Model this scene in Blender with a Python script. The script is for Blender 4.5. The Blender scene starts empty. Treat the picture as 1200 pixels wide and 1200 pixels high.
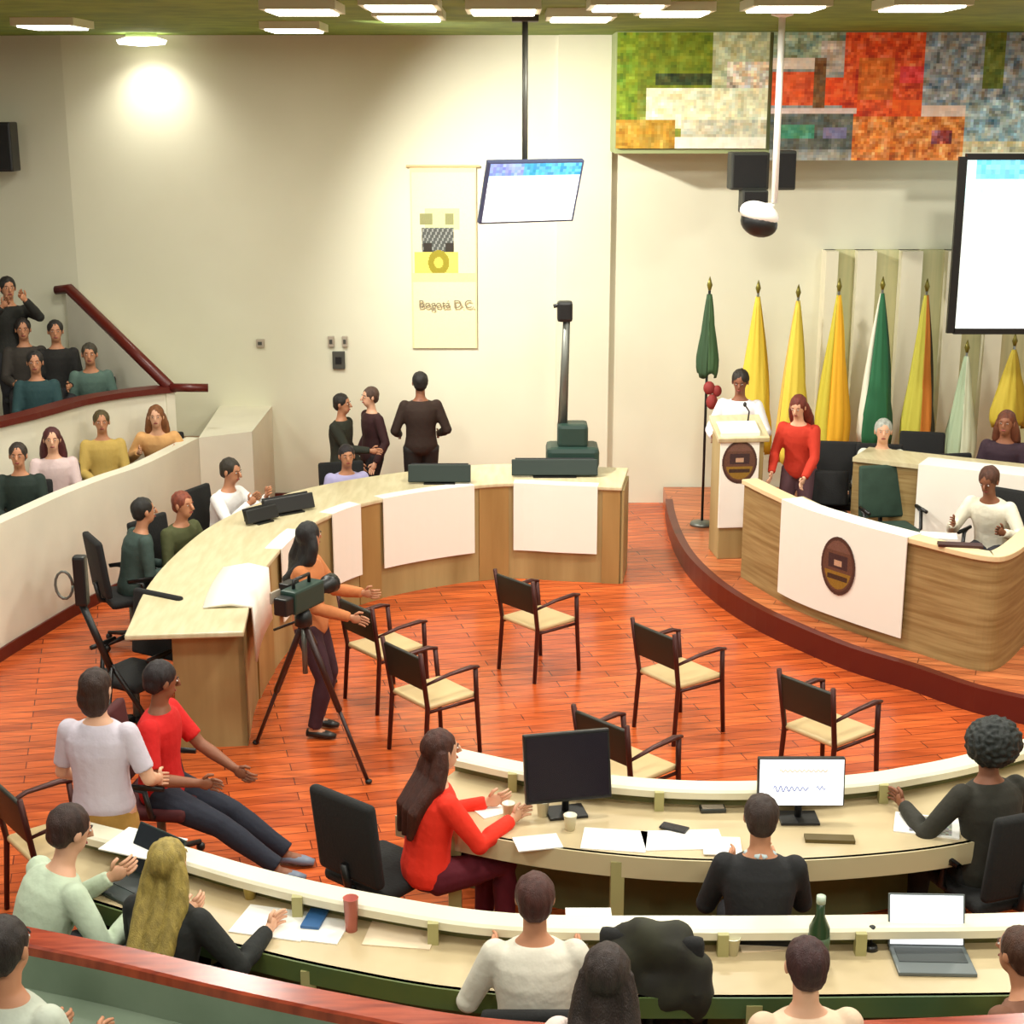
import bpy, bmesh, math, random
from mathutils import Vector, Matrix, noise
random.seed(7)
PI = math.pi
C = bpy.context.scene.collection
# ------------------------------------------------------------ camera
CH = 4.5; TH = math.radians(14.93); F = 1800.0
cam_d = bpy.data.cameras.new('camera'); cam = bpy.data.objects.new('camera', cam_d); C.objects.link(cam)
cam.location = (0, 0, CH); cam.rotation_euler = (PI/2 - TH, 0, 0)
cam_d.sensor_width = 36; cam_d.lens = 36*F/1200; cam_d.clip_end = 200
bpy.context.scene.camera = cam
FW = Vector((0, math.cos(TH), -math.sin(TH))); UP = Vector((0, math.sin(TH), math.cos(TH)))
def ray(px, py): return Vector(((px-600)/F, 0, 0)) + FW + UP*((600-py)/F)
def G(px, py, z=0.0):
    r = ray(px, py); return Vector((0, 0, CH)) + r*((z-CH)/r.z)
def A(px, py, Y):
    r = ray(px, py); return Vector((0, 0, CH)) + r*(Y/r.y)
# ------------------------------------------------------------ materials
def lin(c):
    c = c/255.0
    return c/12.92 if c <= .04045 else ((c+.055)/1.055)**2.4
def rgb(t): return (lin(t[0]), lin(t[1]), lin(t[2]), 1)
MATS = {}
def mat(name, col, rough=.6, metal=0, col2=None, scale=6, stretch=(1,1,1), bump=0, bscale=60, emit=0, ecol=None, spec=.5):
    if name in MATS: return MATS[name]
    m = bpy.data.materials.new(name); m.use_nodes = True
    nt = m.node_tree; N = nt.nodes; L = nt.links
    b = N['Principled BSDF']
    b.inputs['Base Color'].default_value = rgb(col); b.inputs['Roughness'].default_value = rough
    b.inputs['Metallic'].default_value = metal; b.inputs['Specular IOR Level'].default_value = spec
    if col2 or bump:
        tc = N.new('ShaderNodeTexCoord'); mp = N.new('ShaderNodeMapping'); mp.inputs['Scale'].default_value = stretch
        L.new(tc.outputs['Object'], mp.inputs['Vector'])
    if col2:
        n = N.new('ShaderNodeTexNoise'); n.inputs['Scale'].default_value = scale; n.inputs['Detail'].default_value = 5
        r = N.new('ShaderNodeValToRGB'); r.color_ramp.elements[0].position = .35; r.color_ramp.elements[1].position = .65
        r.color_ramp.elements[0].color = rgb(col); r.color_ramp.elements[1].color = rgb(col2)
        L.new(mp.outputs['Vector'], n.inputs['Vector']); L.new(n.outputs['Fac'], r.inputs['Fac']); L.new(r.outputs['Color'], b.inputs['Base Color'])
    if bump:
        n2 = N.new('ShaderNodeTexNoise'); n2.inputs['Scale'].default_value = bscale
        bp = N.new('ShaderNodeBump'); bp.inputs['Strength'].default_value = bump; bp.inputs['Distance'].default_value = .01
        L.new(mp.outputs['Vector'], n2.inputs['Vector']); L.new(n2.outputs['Fac'], bp.inputs['Height']); L.new(bp.outputs['Normal'], b.inputs['Normal'])
    if emit:
        b.inputs['Emission Color'].default_value = rgb(ecol or col); b.inputs['Emission Strength'].default_value = emit
    MATS[name] = m; return m
def floor_mat(name, c1, c2, mortar, rot, rough=.25):
    m = bpy.data.materials.new(name); m.use_nodes = True; nt = m.node_tree; N = nt.nodes; L = nt.links; b = N['Principled BSDF']
    tc = N.new('ShaderNodeTexCoord'); mp = N.new('ShaderNodeMapping'); mp.inputs['Rotation'].default_value = (0, 0, rot)
    L.new(tc.outputs['Object'], mp.inputs['Vector'])
    br = N.new('ShaderNodeTexBrick'); br.inputs['Color1'].default_value = rgb(c1); br.inputs['Color2'].default_value = rgb(c2)
    br.inputs['Mortar'].default_value = rgb(mortar); br.inputs['Scale'].default_value = 1; br.inputs['Mortar Size'].default_value = .004
    br.inputs['Brick Width'].default_value = .9; br.inputs['Row Height'].default_value = .12; br.inputs['Bias'].default_value = -.1
    L.new(mp.outputs['Vector'], br.inputs['Vector'])
    mp2 = N.new('ShaderNodeMapping'); mp2.inputs['Scale'].default_value = (1.2, 12, 1); mp2.inputs['Rotation'].default_value = (0, 0, rot)
    L.new(tc.outputs['Object'], mp2.inputs['Vector'])
    n = N.new('ShaderNodeTexNoise'); n.inputs['Scale'].default_value = 1.6; n.inputs['Detail'].default_value = 4
    L.new(mp2.outputs['Vector'], n.inputs['Vector'])
    mx = N.new('ShaderNodeMix'); mx.data_type = 'RGBA'; mx.blend_type = 'MULTIPLY'; mx.inputs[0].default_value = .75
    cr = N.new('ShaderNodeValToRGB'); cr.color_ramp.elements[0].position = .3; cr.color_ramp.elements[1].position = .7
    cr.color_ramp.elements[0].color = (.45, .38, .34, 1); cr.color_ramp.elements[1].color = (1.25, 1.3, 1.3, 1)
    L.new(n.outputs['Fac'], cr.inputs['Fac']); L.new(br.outputs['Color'], mx.inputs[6]); L.new(cr.outputs['Color'], mx.inputs[7])
    L.new(mx.outputs[2], b.inputs['Base Color']); b.inputs['Roughness'].default_value = rough
    MATS[name] = m; return m
def vcol_mat(name, rough=.6, emit=0):
    m = bpy.data.materials.new(name); m.use_nodes = True; N = m.node_tree.nodes; L = m.node_tree.links; b = N['Principled BSDF']
    a = N.new('ShaderNodeVertexColor'); a.layer_name = 'print'
    L.new(a.outputs['Color'], b.inputs['Base Color']); b.inputs['Roughness'].default_value = rough
    if emit: L.new(a.outputs['Color'], b.inputs['Emission Color']); b.inputs['Emission Strength'].default_value = emit
    return m
M_wall = mat('wall_paint', (226, 224, 200), .75, col2=(220, 217, 192), scale=.8)
M_white = mat('white_laminate', (228, 222, 196), .35, spec=.5)
M_cream = mat('cream_parapet', (232, 226, 205), .6, col2=(222, 216, 196), scale=1.5)
M_ceil = mat('olive_ceiling', (128, 152, 48), .8, col2=(104, 130, 40), scale=3)
M_dkolive = mat('dark_olive_trim', (70, 74, 30), .7)
M_oak = mat('oak_veneer', (178, 156, 106), .45, col2=(146, 122, 76), scale=3, stretch=(1, 1, .12))
M_oakh = mat('oak_veneer_horizontal', (168, 144, 96), .45, col2=(136, 108, 64), scale=3, stretch=(.5, .5, 9))
M_top = mat('pale_maple_top', (214, 202, 166), .35, col2=(200, 186, 146), scale=3, stretch=(6, 1, 1))
M_redwood = mat('reddish_wood', (170, 72, 44), .22, col2=(128, 46, 28), scale=4, stretch=(1, 8, 1))
M_maroon = mat('dark_maroon_trim', (92, 26, 18), .35)
M_grey = mat('grey_green_paint', (128, 142, 122), .6, col2=(112, 128, 108), scale=2)
M_black = mat('black_plastic', (24, 24, 24), .4)
M_blackfab = mat('black_fabric', (28, 28, 28), .9, bump=.3)
M_teal = mat('dark_teal_plastic', (34, 58, 50), .45)
M_brown = mat('dark_brown_metal', (70, 28, 22), .4, metal=.3)
M_steel = mat('steel', (170, 172, 170), .3, metal=.8)
M_dsteel = mat('grey_steel', (110, 112, 105), .4, metal=.5)
M_paper = mat('white_paper', (245, 243, 236), .7)
M_cloth = mat('white_cloth', (244, 238, 226), .8, bump=.2, bscale=8)
M_glass = mat('clear_glass', (225, 235, 230), .05); MATS['clear_glass'].node_tree.nodes['Principled BSDF'].inputs['Transmission Weight'].default_value = .9
M_light = mat('lit_diffuser', (255, 250, 235), .5, emit=5.0)
M_scr = mat('lit_screen', (244, 248, 255), .3, emit=1.0)
M_scr2 = mat('lit_cyan_screen', (80, 190, 215), .3, emit=.8)
M_beige = mat('beige_plastic', (205, 178, 130), .4)
FLOOR = floor_mat('orange_parquet', (216, 102, 48), (180, 76, 34), (110, 42, 22), math.radians(-14))
DAISF = floor_mat('dais_parquet', (205, 120, 72), (186, 98, 56), (110, 50, 25), math.radians(20), .3)
# ------------------------------------------------------------ mesh helpers
class MB:
    def __init__(s): s.b = bmesh.new(); s.mats = []; s.cur = 0
    def use(s, m):
        if m not in s.mats: s.mats.append(m)
        s.cur = s.mats.index(m); return s
    def _tag(s, n0):
        s.b.faces.ensure_lookup_table()
        for f in s.b.faces[n0:]: f.material_index = s.cur
    def box(s, c, d, rot=None, bev=0):
        n0 = len(s.b.faces); c = Vector(c)
        Mx = Matrix.Translation(c) @ ((rot or Matrix.Identity(3)).to_4x4()) @ Matrix.Diagonal((d[0], d[1], d[2], 1))
        r = bmesh.ops.create_cube(s.b, size=1, matrix=Mx)
        if bev:
            es = list({e for v in r['verts'] for e in v.link_edges})
            bmesh.ops.bevel(s.b, geom=es, offset=bev, segments=2, affect='EDGES', profile=.6)
        s._tag(n0); return s
    def ell(s, c, r, rot=None, u=12, v=8):
        n0 = len(s.b.faces)
        Mx = Matrix.Translation(Vector(c)) @ ((rot or Matrix.Identity(3)).to_4x4()) @ Matrix.Diagonal((r[0], r[1], r[2], 1))
        bmesh.ops.create_uvsphere(s.b, u_segments=u, v_segments=v, radius=1, matrix=Mx); s._tag(n0); return s
    def tube(s, pts, rad, n=10, closed_ends=True, flat=1.0, up=None):
        n0 = len(s.b.faces)
        pts = [Vector(p) for p in pts]; k = len(pts)
        if not isinstance(rad, (list, tuple)): rad = [rad]*k
        rings = []; ref = Vector(up) if up else None
        for i, p in enumerate(pts):
            t = (pts[min(i+1, k-1)] - pts[max(i-1, 0)]).normalized()
            if ref is None: ref = Vector((0, 0, 1)) if abs(t.z) < .9 else Vector((1, 0, 0))
            x = t.cross(ref)
            if x.length < 1e-4: x = t.orthogonal()
            x.normalize(); y = x.cross(t).normalized()
            rings.append([s.b.verts.new(p + x*math.cos(a)*rad[i] + y*math.sin(a)*rad[i]*flat) for a in [2*PI*j/n for j in range(n)]])
            ref = y
        for a, b in zip(rings, rings[1:]):
            for j in range(n): s.b.faces.new((a[j], a[(j+1) % n], b[(j+1) % n], b[j]))
        if closed_ends:
            s.b.faces.new(rings[0][::-1]); s.b.faces.new(rings[-1])
        s._tag(n0); return s
    def loft(s, secs, n=16):   # secs: centre, xaxis, yaxis, rx, ry
        n0 = len(s.b.faces); rings = []
        for c, x, y, rx, ry in secs:
            rings.append([s.b.verts.new(Vector(c) + Vector(x)*math.cos(a)*rx + Vector(y)*math.sin(a)*ry) for a in [2*PI*j/n for j in range(n)]])
        for a, b in zip(rings, rings[1:]):
            for j in range(n): s.b.faces.new((a[j], a[(j+1) % n], b[(j+1) % n], b[j]))
        s.b.faces.new(rings[0][::-1]); s.b.faces.new(rings[-1]); s._tag(n0); return s
    def lathe(s, c, prof, n=20):
        n0 = len(s.b.faces); c = Vector(c); rings = []
        for r, z in prof:
            rings.append([s.b.verts.new(c + Vector((math.cos(2*PI*j/n)*r, math.sin(2*PI*j/n)*r, z))) for j in range(n)])
        for a, b in zip(rings, rings[1:]):
            for j in range(n): s.b.faces.new((a[j], a[(j+1) % n], b[(j+1) % n], b[j]))
        s.b.faces.new(rings[0][::-1]); s.b.faces.new(rings[-1]); s._tag(n0); return s
    def prism(s, poly, z0, z1):
        n0 = len(s.b.faces)
        lo = [s.b.verts.new((p[0], p[1], z0)) for p in poly]; hi = [s.b.verts.new((p[0], p[1], z1)) for p in poly]
        k = len(poly)
        for j in range(k): s.b.faces.new((lo[j], lo[(j+1) % k], hi[(j+1) % k], hi[j]))
        s.b.faces.new(lo[::-1]); s.b.faces.new(hi); s._tag(n0); return s
    def quadslab(s, pts, thick):   # four 3D corners + thickness vector
        n0 = len(s.b.faces); a = [s.b.verts.new(Vector(p)) for p in pts]; b = [s.b.verts.new(Vector(p)+Vector(thick)) for p in pts]
        k = len(pts)
        for j in range(k): s.b.faces.new((a[j], a[(j+1) % k], b[(j+1) % k], b[j]))
        s.b.faces.new(a[::-1]); s.b.faces.new(b); s._tag(n0); return s
    def sweep(s, path, prof):  # path of 2D points; prof polygon of (offset to the right of travel, z)
        n0 = len(s.b.faces); P = [Vector((p[0], p[1])) for p in path]; k = len(P); rings = []
        for i, p in enumerate(P):
            t = (P[min(i+1, k-1)] - P[max(i-1, 0)]).normalized(); nr = Vector((t.y, -t.x))
            rings.append([s.b.verts.new((p.x+nr.x*o, p.y+nr.y*o, z)) for o, z in prof])
        m = len(prof)
        for a, b in zip(rings, rings[1:]):
            for j in range(m): s.b.faces.new((a[j], a[(j+1) % m], b[(j+1) % m], b[j]))
        s.b.faces.new(rings[0][::-1]); s.b.faces.new(rings[-1]); s._tag(n0); return s
    def build(s, name, m=None, parent=None, smooth=False, loc=None, k=1.0, bevel=0):
        bmesh.ops.recalc_face_normals(s.b, faces=s.b.faces)
        me = bpy.data.meshes.new(name)
        if k != 1.0: bmesh.ops.scale(s.b, vec=(k, k, k), verts=s.b.verts)
        s.b.to_mesh(me); s.b.free()
        for mm in (s.mats or [m]): me.materials.append(mm)
        if smooth:
            for p in me.polygons: p.use_smooth = True
        return link(name, me, parent, loc, bevel)
def link(name, me, parent=None, loc=None, bevel=0):
    o = bpy.data.objects.new(name, me); C.objects.link(o)
    if parent is not None: o.parent = parent
    if loc is not None: o.location = loc
    if bevel:
        md = o.modifiers.new('bevel', 'BEVEL'); md.width = bevel; md.segments = 2; md.limit_method = 'ANGLE'
    return o
def tag(o, label=None, cat=None, group=None, kind=None):
    if label: o['label'] = label
    if cat: o['category'] = cat
    if group: o['group'] = group
    if kind: o['kind'] = kind
    return o
def thing(name, label, cat, loc=(0, 0, 0), rz=0, group=None):
    o = bpy.data.objects.new(name, None); C.objects.link(o); o.empty_display_size = .1
    o.location = loc; o.rotation_euler = (0, 0, rz); return tag(o, label, cat, group)
def struct(o): o['kind'] = 'structure'; return o
def copy_tree(o, parent=None):
    c = o.copy(); C.objects.link(c); c.parent = parent
    for ch in list(o.children): copy_tree(ch, c)
    return c
def spline(pts, n=8):
    P = [Vector(p[:2]) for p in pts]; P = [P[0]*2-P[1]] + P + [P[-1]*2-P[-2]]; out = []
    for i in range(1, len(P)-2):
        for j in range(n):
            t = j/n; a, b, c, d = P[i-1], P[i], P[i+1], P[i+2]
            out.append(.5*((2*b) + (c-a)*t + (2*a-5*b+4*c-d)*t*t + (3*b-a-3*c+d)*t**3))
    out.append(P[-2]); return out
def remesh(mb, voxel, smooth=2, name='body'):
    bmesh.ops.recalc_face_normals(mb.b, faces=mb.b.faces)
    me = bpy.data.meshes.new('tmp'); mb.b.to_mesh(me); mb.b.free()
    o = bpy.data.objects.new('tmp', me); C.objects.link(o)
    r = o.modifiers.new('r', 'REMESH'); r.mode = 'VOXEL'; r.voxel_size = voxel; r.use_smooth_shade = True
    if smooth:
        s = o.modifiers.new('s', 'SMOOTH'); s.factor = .5; s.iterations = smooth
    dg = bpy.context.evaluated_depsgraph_get(); dg.update()
    out = bpy.data.meshes.new_from_object(o.evaluated_get(dg)); out.name = name
    bpy.data.objects.remove(o); bpy.data.meshes.remove(me)
    return out
def join_bm(me, mb):      # add MB geometry to a mesh
    b = bmesh.new(); b.from_mesh(me)
    tmp = bpy.data.meshes.new('t'); bmesh.ops.recalc_face_normals(mb.b, faces=mb.b.faces); mb.b.to_mesh(tmp); mb.b.free(); b.from_mesh(tmp); bpy.data.meshes.remove(tmp)
    b.to_mesh(me); b.free()
    for p in me.polygons: p.use_smooth = True
    return me
def rotz(v, a): return Vector((v[0]*math.cos(a)-v[1]*math.sin(a), v[0]*math.sin(a)+v[1]*math.cos(a), v[2] if len(v) > 2 else 0))
# ------------------------------------------------------------ people
SK = {'light': mat('light_skin', (222, 170, 138), .55), 'tan': mat('tan_skin', (190, 132, 98), .55), 'brown': mat('brown_skin', (140, 88, 62), .55)}
M_eye = mat('eye_white', (235, 230, 225), .3); M_iris = mat('dark_iris', (40, 26, 18), .2); M_lip = mat('lips', (150, 70, 62), .5)
def fabric(col): return mat('fabric_%d_%d_%d' % tuple(col), col, .85, bump=.5, bscale=22)
def hairm(col): return mat('hair_%d_%d_%d' % tuple(col), col, .55, col2=tuple(int(c*1.25+4) for c in col), scale=14, stretch=(3, 3, .6), bump=.6, bscale=90)
def ik(a, b, l1, l2, pole):
    a, b = Vector(a), Vector(b); d = b-a; L = min(d.length, (l1+l2)*.995); dn = d.normalized(); b = a+dn*L
    x = (l1*l1-l2*l2+L*L)/(2*L); h = math.sqrt(max(l1*l1-x*x, 0)); p = Vector(pole); p = (p-dn*p.dot(dn)).normalized()
    return a+dn*x+p*h, b
def hand_mesh(mb, wrist, elbow, side, thumbup):
    h = (wrist-elbow).normalized(); s = h.cross(Vector(thumbup))
    if s.length < .05: s = h.orthogonal()
    s.normalize(); t = s.cross(h).normalized()     # t: toward thumb, s: palm normal axis
    for i, (off, ln) in enumerate(((.03, .068), (.01, .078), (-.01, .072), (-.03, .056))):
        b0 = wrist + h*.075 + t*off; c = -s*side
        mb.tube([b0, b0+h*ln*.45+c*.004, b0+h*ln*.8+c*.018, b0+h*ln*.95+c*.034], [.0095, .009, .008, .006], n=6)
    b0 = wrist + h*.03 + t*.028
    mb.tube([b0, b0+t*.028+h*.026, b0+t*.034+h*.056-s*side*.006], [.012, .0105, .008], n=6)
    return h, s, t
def person(label, head_px=None, ztop=None, floor=0.0, k=1.0, sit=False, rz=0, lean=0, sway=0, headyaw=0, headpitch=0,
           hl=None, hr=None, fl=None, fr=None, skin='tan', hair=(30, 22, 18), style='short', top=(60, 60, 60), sleeve='long',
           bottom=(35, 35, 45), group=None, fine=False, loc=None, skirt=False, open_collar=None, collar_k=1.0, shoes=(30, 25, 22)):
    vox = .011 if fine else .015
    hip = Vector((0, 0, .53 if sit else .92))
    cl, sl = math.cos(lean), math.sin(lean); cs, ss = math.cos(sway), math.sin(sway)
    u = Vector((ss*cl, sl, cl*cs)).normalized(); f = Vector((0, cl, -sl)); f = (f-u*f.dot(u)).normalized(); x = f.cross(u).normalized()
    def S(t): return hip + u*t + f*(-.015*math.sin(t*6))
    nk = S(.50)
    hd = (Vector((0, 0, 1))*(.75) + u*.25).normalized(); hc = nk + u*.055 + hd*.12 + Vector((0, .02, 0))
    shL, shR = S(.435) - x*.17, S(.435) + x*.17
    hpL, hpR = hip - x*.095 - u*.02, hip + x*.095 - u*.02
    if sit:
        hl = hl or (-.12, .32, .66); hr = hr or (.12, .32, .66); fl = fl or (-.13, .42, .09); fr = fr or (.13, .42, .09)
    else:
        hl = hl or (-.25, .08, .86); hr = hr or (.25, .08, .86); fl = fl or (-.11, 0, .09); fr = fr or (.11, .04, .09)
    polek = (0, 1, .6) if sit else (0, 1, .1)
    elL, wrL = ik(shL, hl, .29, .26, (-.5, -.6, -.7)); elR, wrR = ik(shR, hr, .29, .26, (.5, -.6, -.7))
    knL, anL = ik(hpL, fl, .43, .41, polek); knR, anR = ik(hpR, fr, .43, .41, polek)
    def torso(mb, g=0.0):
        secs = []
        for t, rx, ry in ((-.10, .10, .085), (-.06, .155, .115), (0, .168, .122), (.10, .148, .105), (.20, .146, .104), (.32, .168, .115), (.40, .178, .108), (.455, .150, .085), (.49, .085, .065), (.52, .057, .058)):
            if g and t > .5: continue
            secs.append((S(t), x, f, rx+g, ry+g))
        mb.loft(secs, 18)
    def arm(mb, sh, el, wr, g=0.0, upto=1.0):
        pts = [sh-(el-sh)*.12, sh, sh.lerp(el, .5), el]; rad = [.042, .052, .046, .040]
        if upto > .5: pts += [el.lerp(wr, .35), wr]; rad += [.041, .027]
        else: pts[-1] = sh.lerp(el, .8); rad[-1] = .045
        mb.tube(pts, [r+g for r in rad], 12); mb.ell(sh, (.051+g,)*3); 
        if upto > .5: mb.ell(el, (.041+g,)*3)
    def leg(mb, hp, kn, an, g=0.0):
        mb.tube([hp+(hp-kn)*.05, hp, hp.lerp(kn, .5), kn, kn.lerp(an, .3), kn.lerp(an, .7), an], [.07+g, .088+g, .075+g, .056+g, .056+g, .043+g, .036+g*1.3], 12)
        mb.ell(kn, (.057+g,)*3)
    # body, one continuous surface
    mb = MB(); torso(mb); leg(mb, hpL, knL, anL); leg(mb, hpR, knR, anR); arm(mb, shL, elL, wrL); arm(mb, shR, elR, wrR)
    mb.tube([S(.47), nk+u*.03, hc-hd*.03], [.062, .053, .052], 12)
    hrot = Matrix.Rotation(headyaw, 3, 'Z') @ Matrix.Rotation(headpitch, 3, 'X')
    H = lambda a, b, c: hc + hrot @ Vector((a, b, c))
    mb.ell(H(0, -.005, .02), (.076, .094, .098), hrot, 16, 12); mb.ell(H(0, .03, -.045), (.054, .058, .068), hrot, 14, 10)
    fw = (0, 1, .15)
    for an in (anL, anR): mb.tube([an+Vector((0, -.045, -.03)), an+Vector((0, .05, -.04)), an+Vector((0, .14, -.058))], [.038, .038, .026], 10, flat=.8)
    for wr, el in ((wrL, elL), (wrR, elR)):
        h = (wr-el).normalized(); s_ = h.cross(Vector((0, 0, 1)) if abs(h.z) < .8 else Vector((0, 1, 0))).normalized()
        t_ = s_.cross(h).normalized()
        R = Matrix((s_, h, t_)).transposed()
        mb.ell(wr+h*.045, (.019, .052, .042), R, 12, 8)
    me = remesh(mb, vox, 2)
    mb = MB()
    for wr, el, sd in ((wrL, elL, 1), (wrR, elR, -1)):
        h = (wr-el).normalized(); hand_mesh(mb, wr, el, sd, (0, 0, 1) if abs(h.z) < .8 else (0, 1, 0))
    mb.tube([H(0, .088, .022), H(0, .105, -.004), H(0, .112, -.016), H(0, .09, -.026)], [.009, .012, .015, .008], 8)
    for s in (-1, 1):
        mb.ell(H(s*.077, -.002, .0), (.010, .019, .030), hrot, 8, 6)
    join_bm(me, mb)
    # place
    if loc is None:
        top_local = (hc.z + .118)*k
        hw = G(head_px[0], head_px[1], floor+top_local); off = rotz((hc.x*k, hc.y*k, 0), rz)
        loc = (hw.x-off.x, hw.y-off.y, floor)
    root = thing('person', label, 'person', loc, rz, group)
    def put(me, name, m, par=root, labelled=None):
        if k != 1.0:
            me.transform(Matrix.Scale(k, 4))
        me.materials.clear(); me.materials.append(m)
        for p in me.polygons: p.use_smooth = True
        o = link(name, me, par)
        if labelled: o['label'] = labelled
        return o
    body = put(me, 'body', SK[skin])
    for s in (-1, 1):
        e = MB().ell(H(s*.030, .081, .013), (.0095, .0075, .0045), hrot, 10, 8).build('eye', M_eye, body, True, k=k)
        MB().ell(H(s*.030, .0865, .013), (.0058, .004, .0050), hrot, 8, 6).build('iris', M_iris, e, True, k=k)
        MB().tube([H(s*.014, .089, .031), H(s*.032, .086, .036), H(s*.05, .073, .030)], [.004, .005, .003], 6, flat=.6).build('eyebrow', hairm(hair), body, True, k=k)
    MB().ell(H(0, .088, -.052), (.024, .008, .008), hrot, 10, 6).build('mouth', M_lip, body, True, k=k)
    # clothes
    mb = MB(); torso(mb, .016)
    up_ = {'long': 1.0, 'short': .5}[sleeve]
    arm(mb, shL, elL, wrL, .013, up_); arm(mb, shR, elR, wrR, .013, up_)
    shirt = put(remesh(mb, vox, 2, 'top'), 'top', fabric(top))
    if sleeve == 'long':
        pass
    if open_collar:
        cb = MB()
        for s in (-1, 1): cb.tube([nk-x*s*0.0-f*.055+u*.0, nk+x*s*.055+u*.0, nk+x*s*.03+f*.055-u*.04, nk+f*.10+x*s*.012-u*.12], [.014*collar_k, .016*collar_k, .017*collar_k, .008*collar_k], 8, flat=.6)
        cb.build('collar', fabric(open_collar), root, True, k=k)
    mb = MB()
    mb.loft([(S(-.10), x, f, .12, .10), (S(-.06), x, f, .170, .130), (S(0), x, f, .178, .134), (S(.08), x, f, .165, .122)], 18)
    if skirt and not sit:
        mb.loft([(S(.06), x, f, .16, .12), (S(-.1), x, f, .19, .15), (S(-.42), x, f, .20, .16)], 18)
        put(remesh(mb, vox, 2, 'skirt'), 'skirt', fabric(bottom))
    else:
        leg(mb, hpL, knL, anL, .016); leg(mb, hpR, knR, anR, .016)
        put(remesh(mb, vox, 2, 'trousers'), 'trousers', fabric(bottom))
    for an in (anL, anR):
        sb = MB(); sb.tube([an+Vector((0, -.06, -.045)), an+Vector((0, .03, -.045)), an+Vector((0, .11, -.056)), an+Vector((0, .17, -.062))], [.042, .043, .040, .024], 12, flat=.75)
        sb.build('shoe', mat('shoe_%d' % shoes[0], shoes, .4), root, True, k=k)
    # hair
    mb = MB(); mb.ell(H(0, -.020, .034), (.087, .100, .098), hrot, 20, 14)
    if style == 'short': mb.ell(H(0, -.05, -.01), (.076, .062, .07), hrot)
    if style in ('long', 'verylong'):
        L = .30 if style == 'long' else .46
        for s in (-1, 0, 1):
            a = H(s*.055, -.03, .02); mb.tube([a, H(s*.075, -.045, -.07), H(s*.085, -.05, -.15)-Vector((0, .02, 0)), S(.50-L*.5)-f*.135+x*s*.075, S(.50-L)-f*.14+x*s*.06], [.045, .05, .052, .045, .02], 10)
    if style == 'bob': mb.ell(H(0, -.045, -.035), (.095, .07, .12))
    if style == 'bun': mb.ell(H(0, -.11, .07), (.045,)*3); mb.ell(H(0, -.05, -.01), (.072, .058, .07), hrot)
    if style == 'pony':
        mb.ell(H(0, -.05, .0), (.074, .058, .07), hrot); mb.tube([H(0, -.10, .07), H(0, -.15, .03), H(0, -.14, -.08), H(0, -.12, -.18)], [.02, .035, .034, .012], 10)
    if style == 'afro': mb.ell(H(0, -.04, .04), (.15, .14, .135), hrot, 22, 16)
    hm = remesh(mb, vox*.8, 1, 'hair')
    amp = .016 if style == 'afro' else .006
    for v in hm.vertices:
        q = Vector((v.co.x*45, v.co.y*45, v.co.z*(45 if style == 'afro' else 12)))
        v.co += (v.co-hc).normalized()*noise.noise(q)*amp
    put(hm, 'hair', hairm(hair), body)
    root['_h'] = 0
    del root['_h']
    return root
# ============================================================ THE SETTING
YW = 17.3; ZC = 5.2
struct(MB().box((0, 7, -.05), (26, 24, .1)).build('floor', FLOOR))
XC = A(82, 200, YW).x
struct(MB().box(((XC+12)/2, YW+.1, ZC/2), (12-XC, .2, ZC)).build('wall_back', M_wall))
struct(MB().prism([(XC, YW), (-13, YW+1.7), (-13, YW+1.95), (XC, YW+.25)], 0, ZC).build('wall_left', M_wall))
struct(MB().box((9.0, 8, ZC/2), (.2, 19, ZC)).build('wall_right', M_wall))
struct(MB().box((-1.5, 7.5, ZC+.1), (23, 21, .2)).build('ceiling', M_ceil))
# olive beams / trims along the ceiling edge
struct(MB().box((-9.0, YW-.25, ZC-.09), (5.6, .4, .18)).build('trim_1', M_dkolive))
pa, pb = A(655, 100, YW-.3).x, A(720, 100, YW-.3).x
struct(MB().box(((pa+pb)/2, YW+.01, ZC/2), (pb-pa, .18, ZC)).build('wall_pilaster', M_wall)); bpy.data.objects['wall_pilaster'].name = 'trim_2'
YB = 16.4
xb0 = A(722, 100, YB).x; zb = A(800, 180, YB).z
struct(MB().box(((xb0+8.9)/2, (YB+YW)/2+.02, (zb+ZC)/2), (8.9-xb0, YW-YB, ZC-zb)).build('ceiling_bulkhead', mat('bulkhead_paint', (150, 160, 110), .7))); bpy.data.objects['ceiling_bulkhead'].name = 'trim_3'
struct(MB().box(((XC+1.2)/2, YW-.02, .06), (1.2-XC, .04, .12)).build('baseboard_back', M_maroon))
# vertical white fins behind the flags, with shaded window band above
zt = A(1000, 292, YW).z
for i, (px, w) in enumerate(((968, 14), (1008, 22), (1060, 24), (1112, 22), (1160, 20))):
    p = A(px, 400, YW-.15); wd = w/F*YW
    struct(MB().box((p.x, YW-.13, zt/2), (wd, .26, zt)).build('trim_%d' % (4+i), M_white))
struct(MB().box((A(1075, 300, YW).x+.6, YW-.06, zt/2), (3.3, .1, zt)).build('window_1', mat('pale_curtain', (214, 208, 160), .8, col2=(196, 196, 150), scale=2, stretch=(8, 1, .3))))
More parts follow.
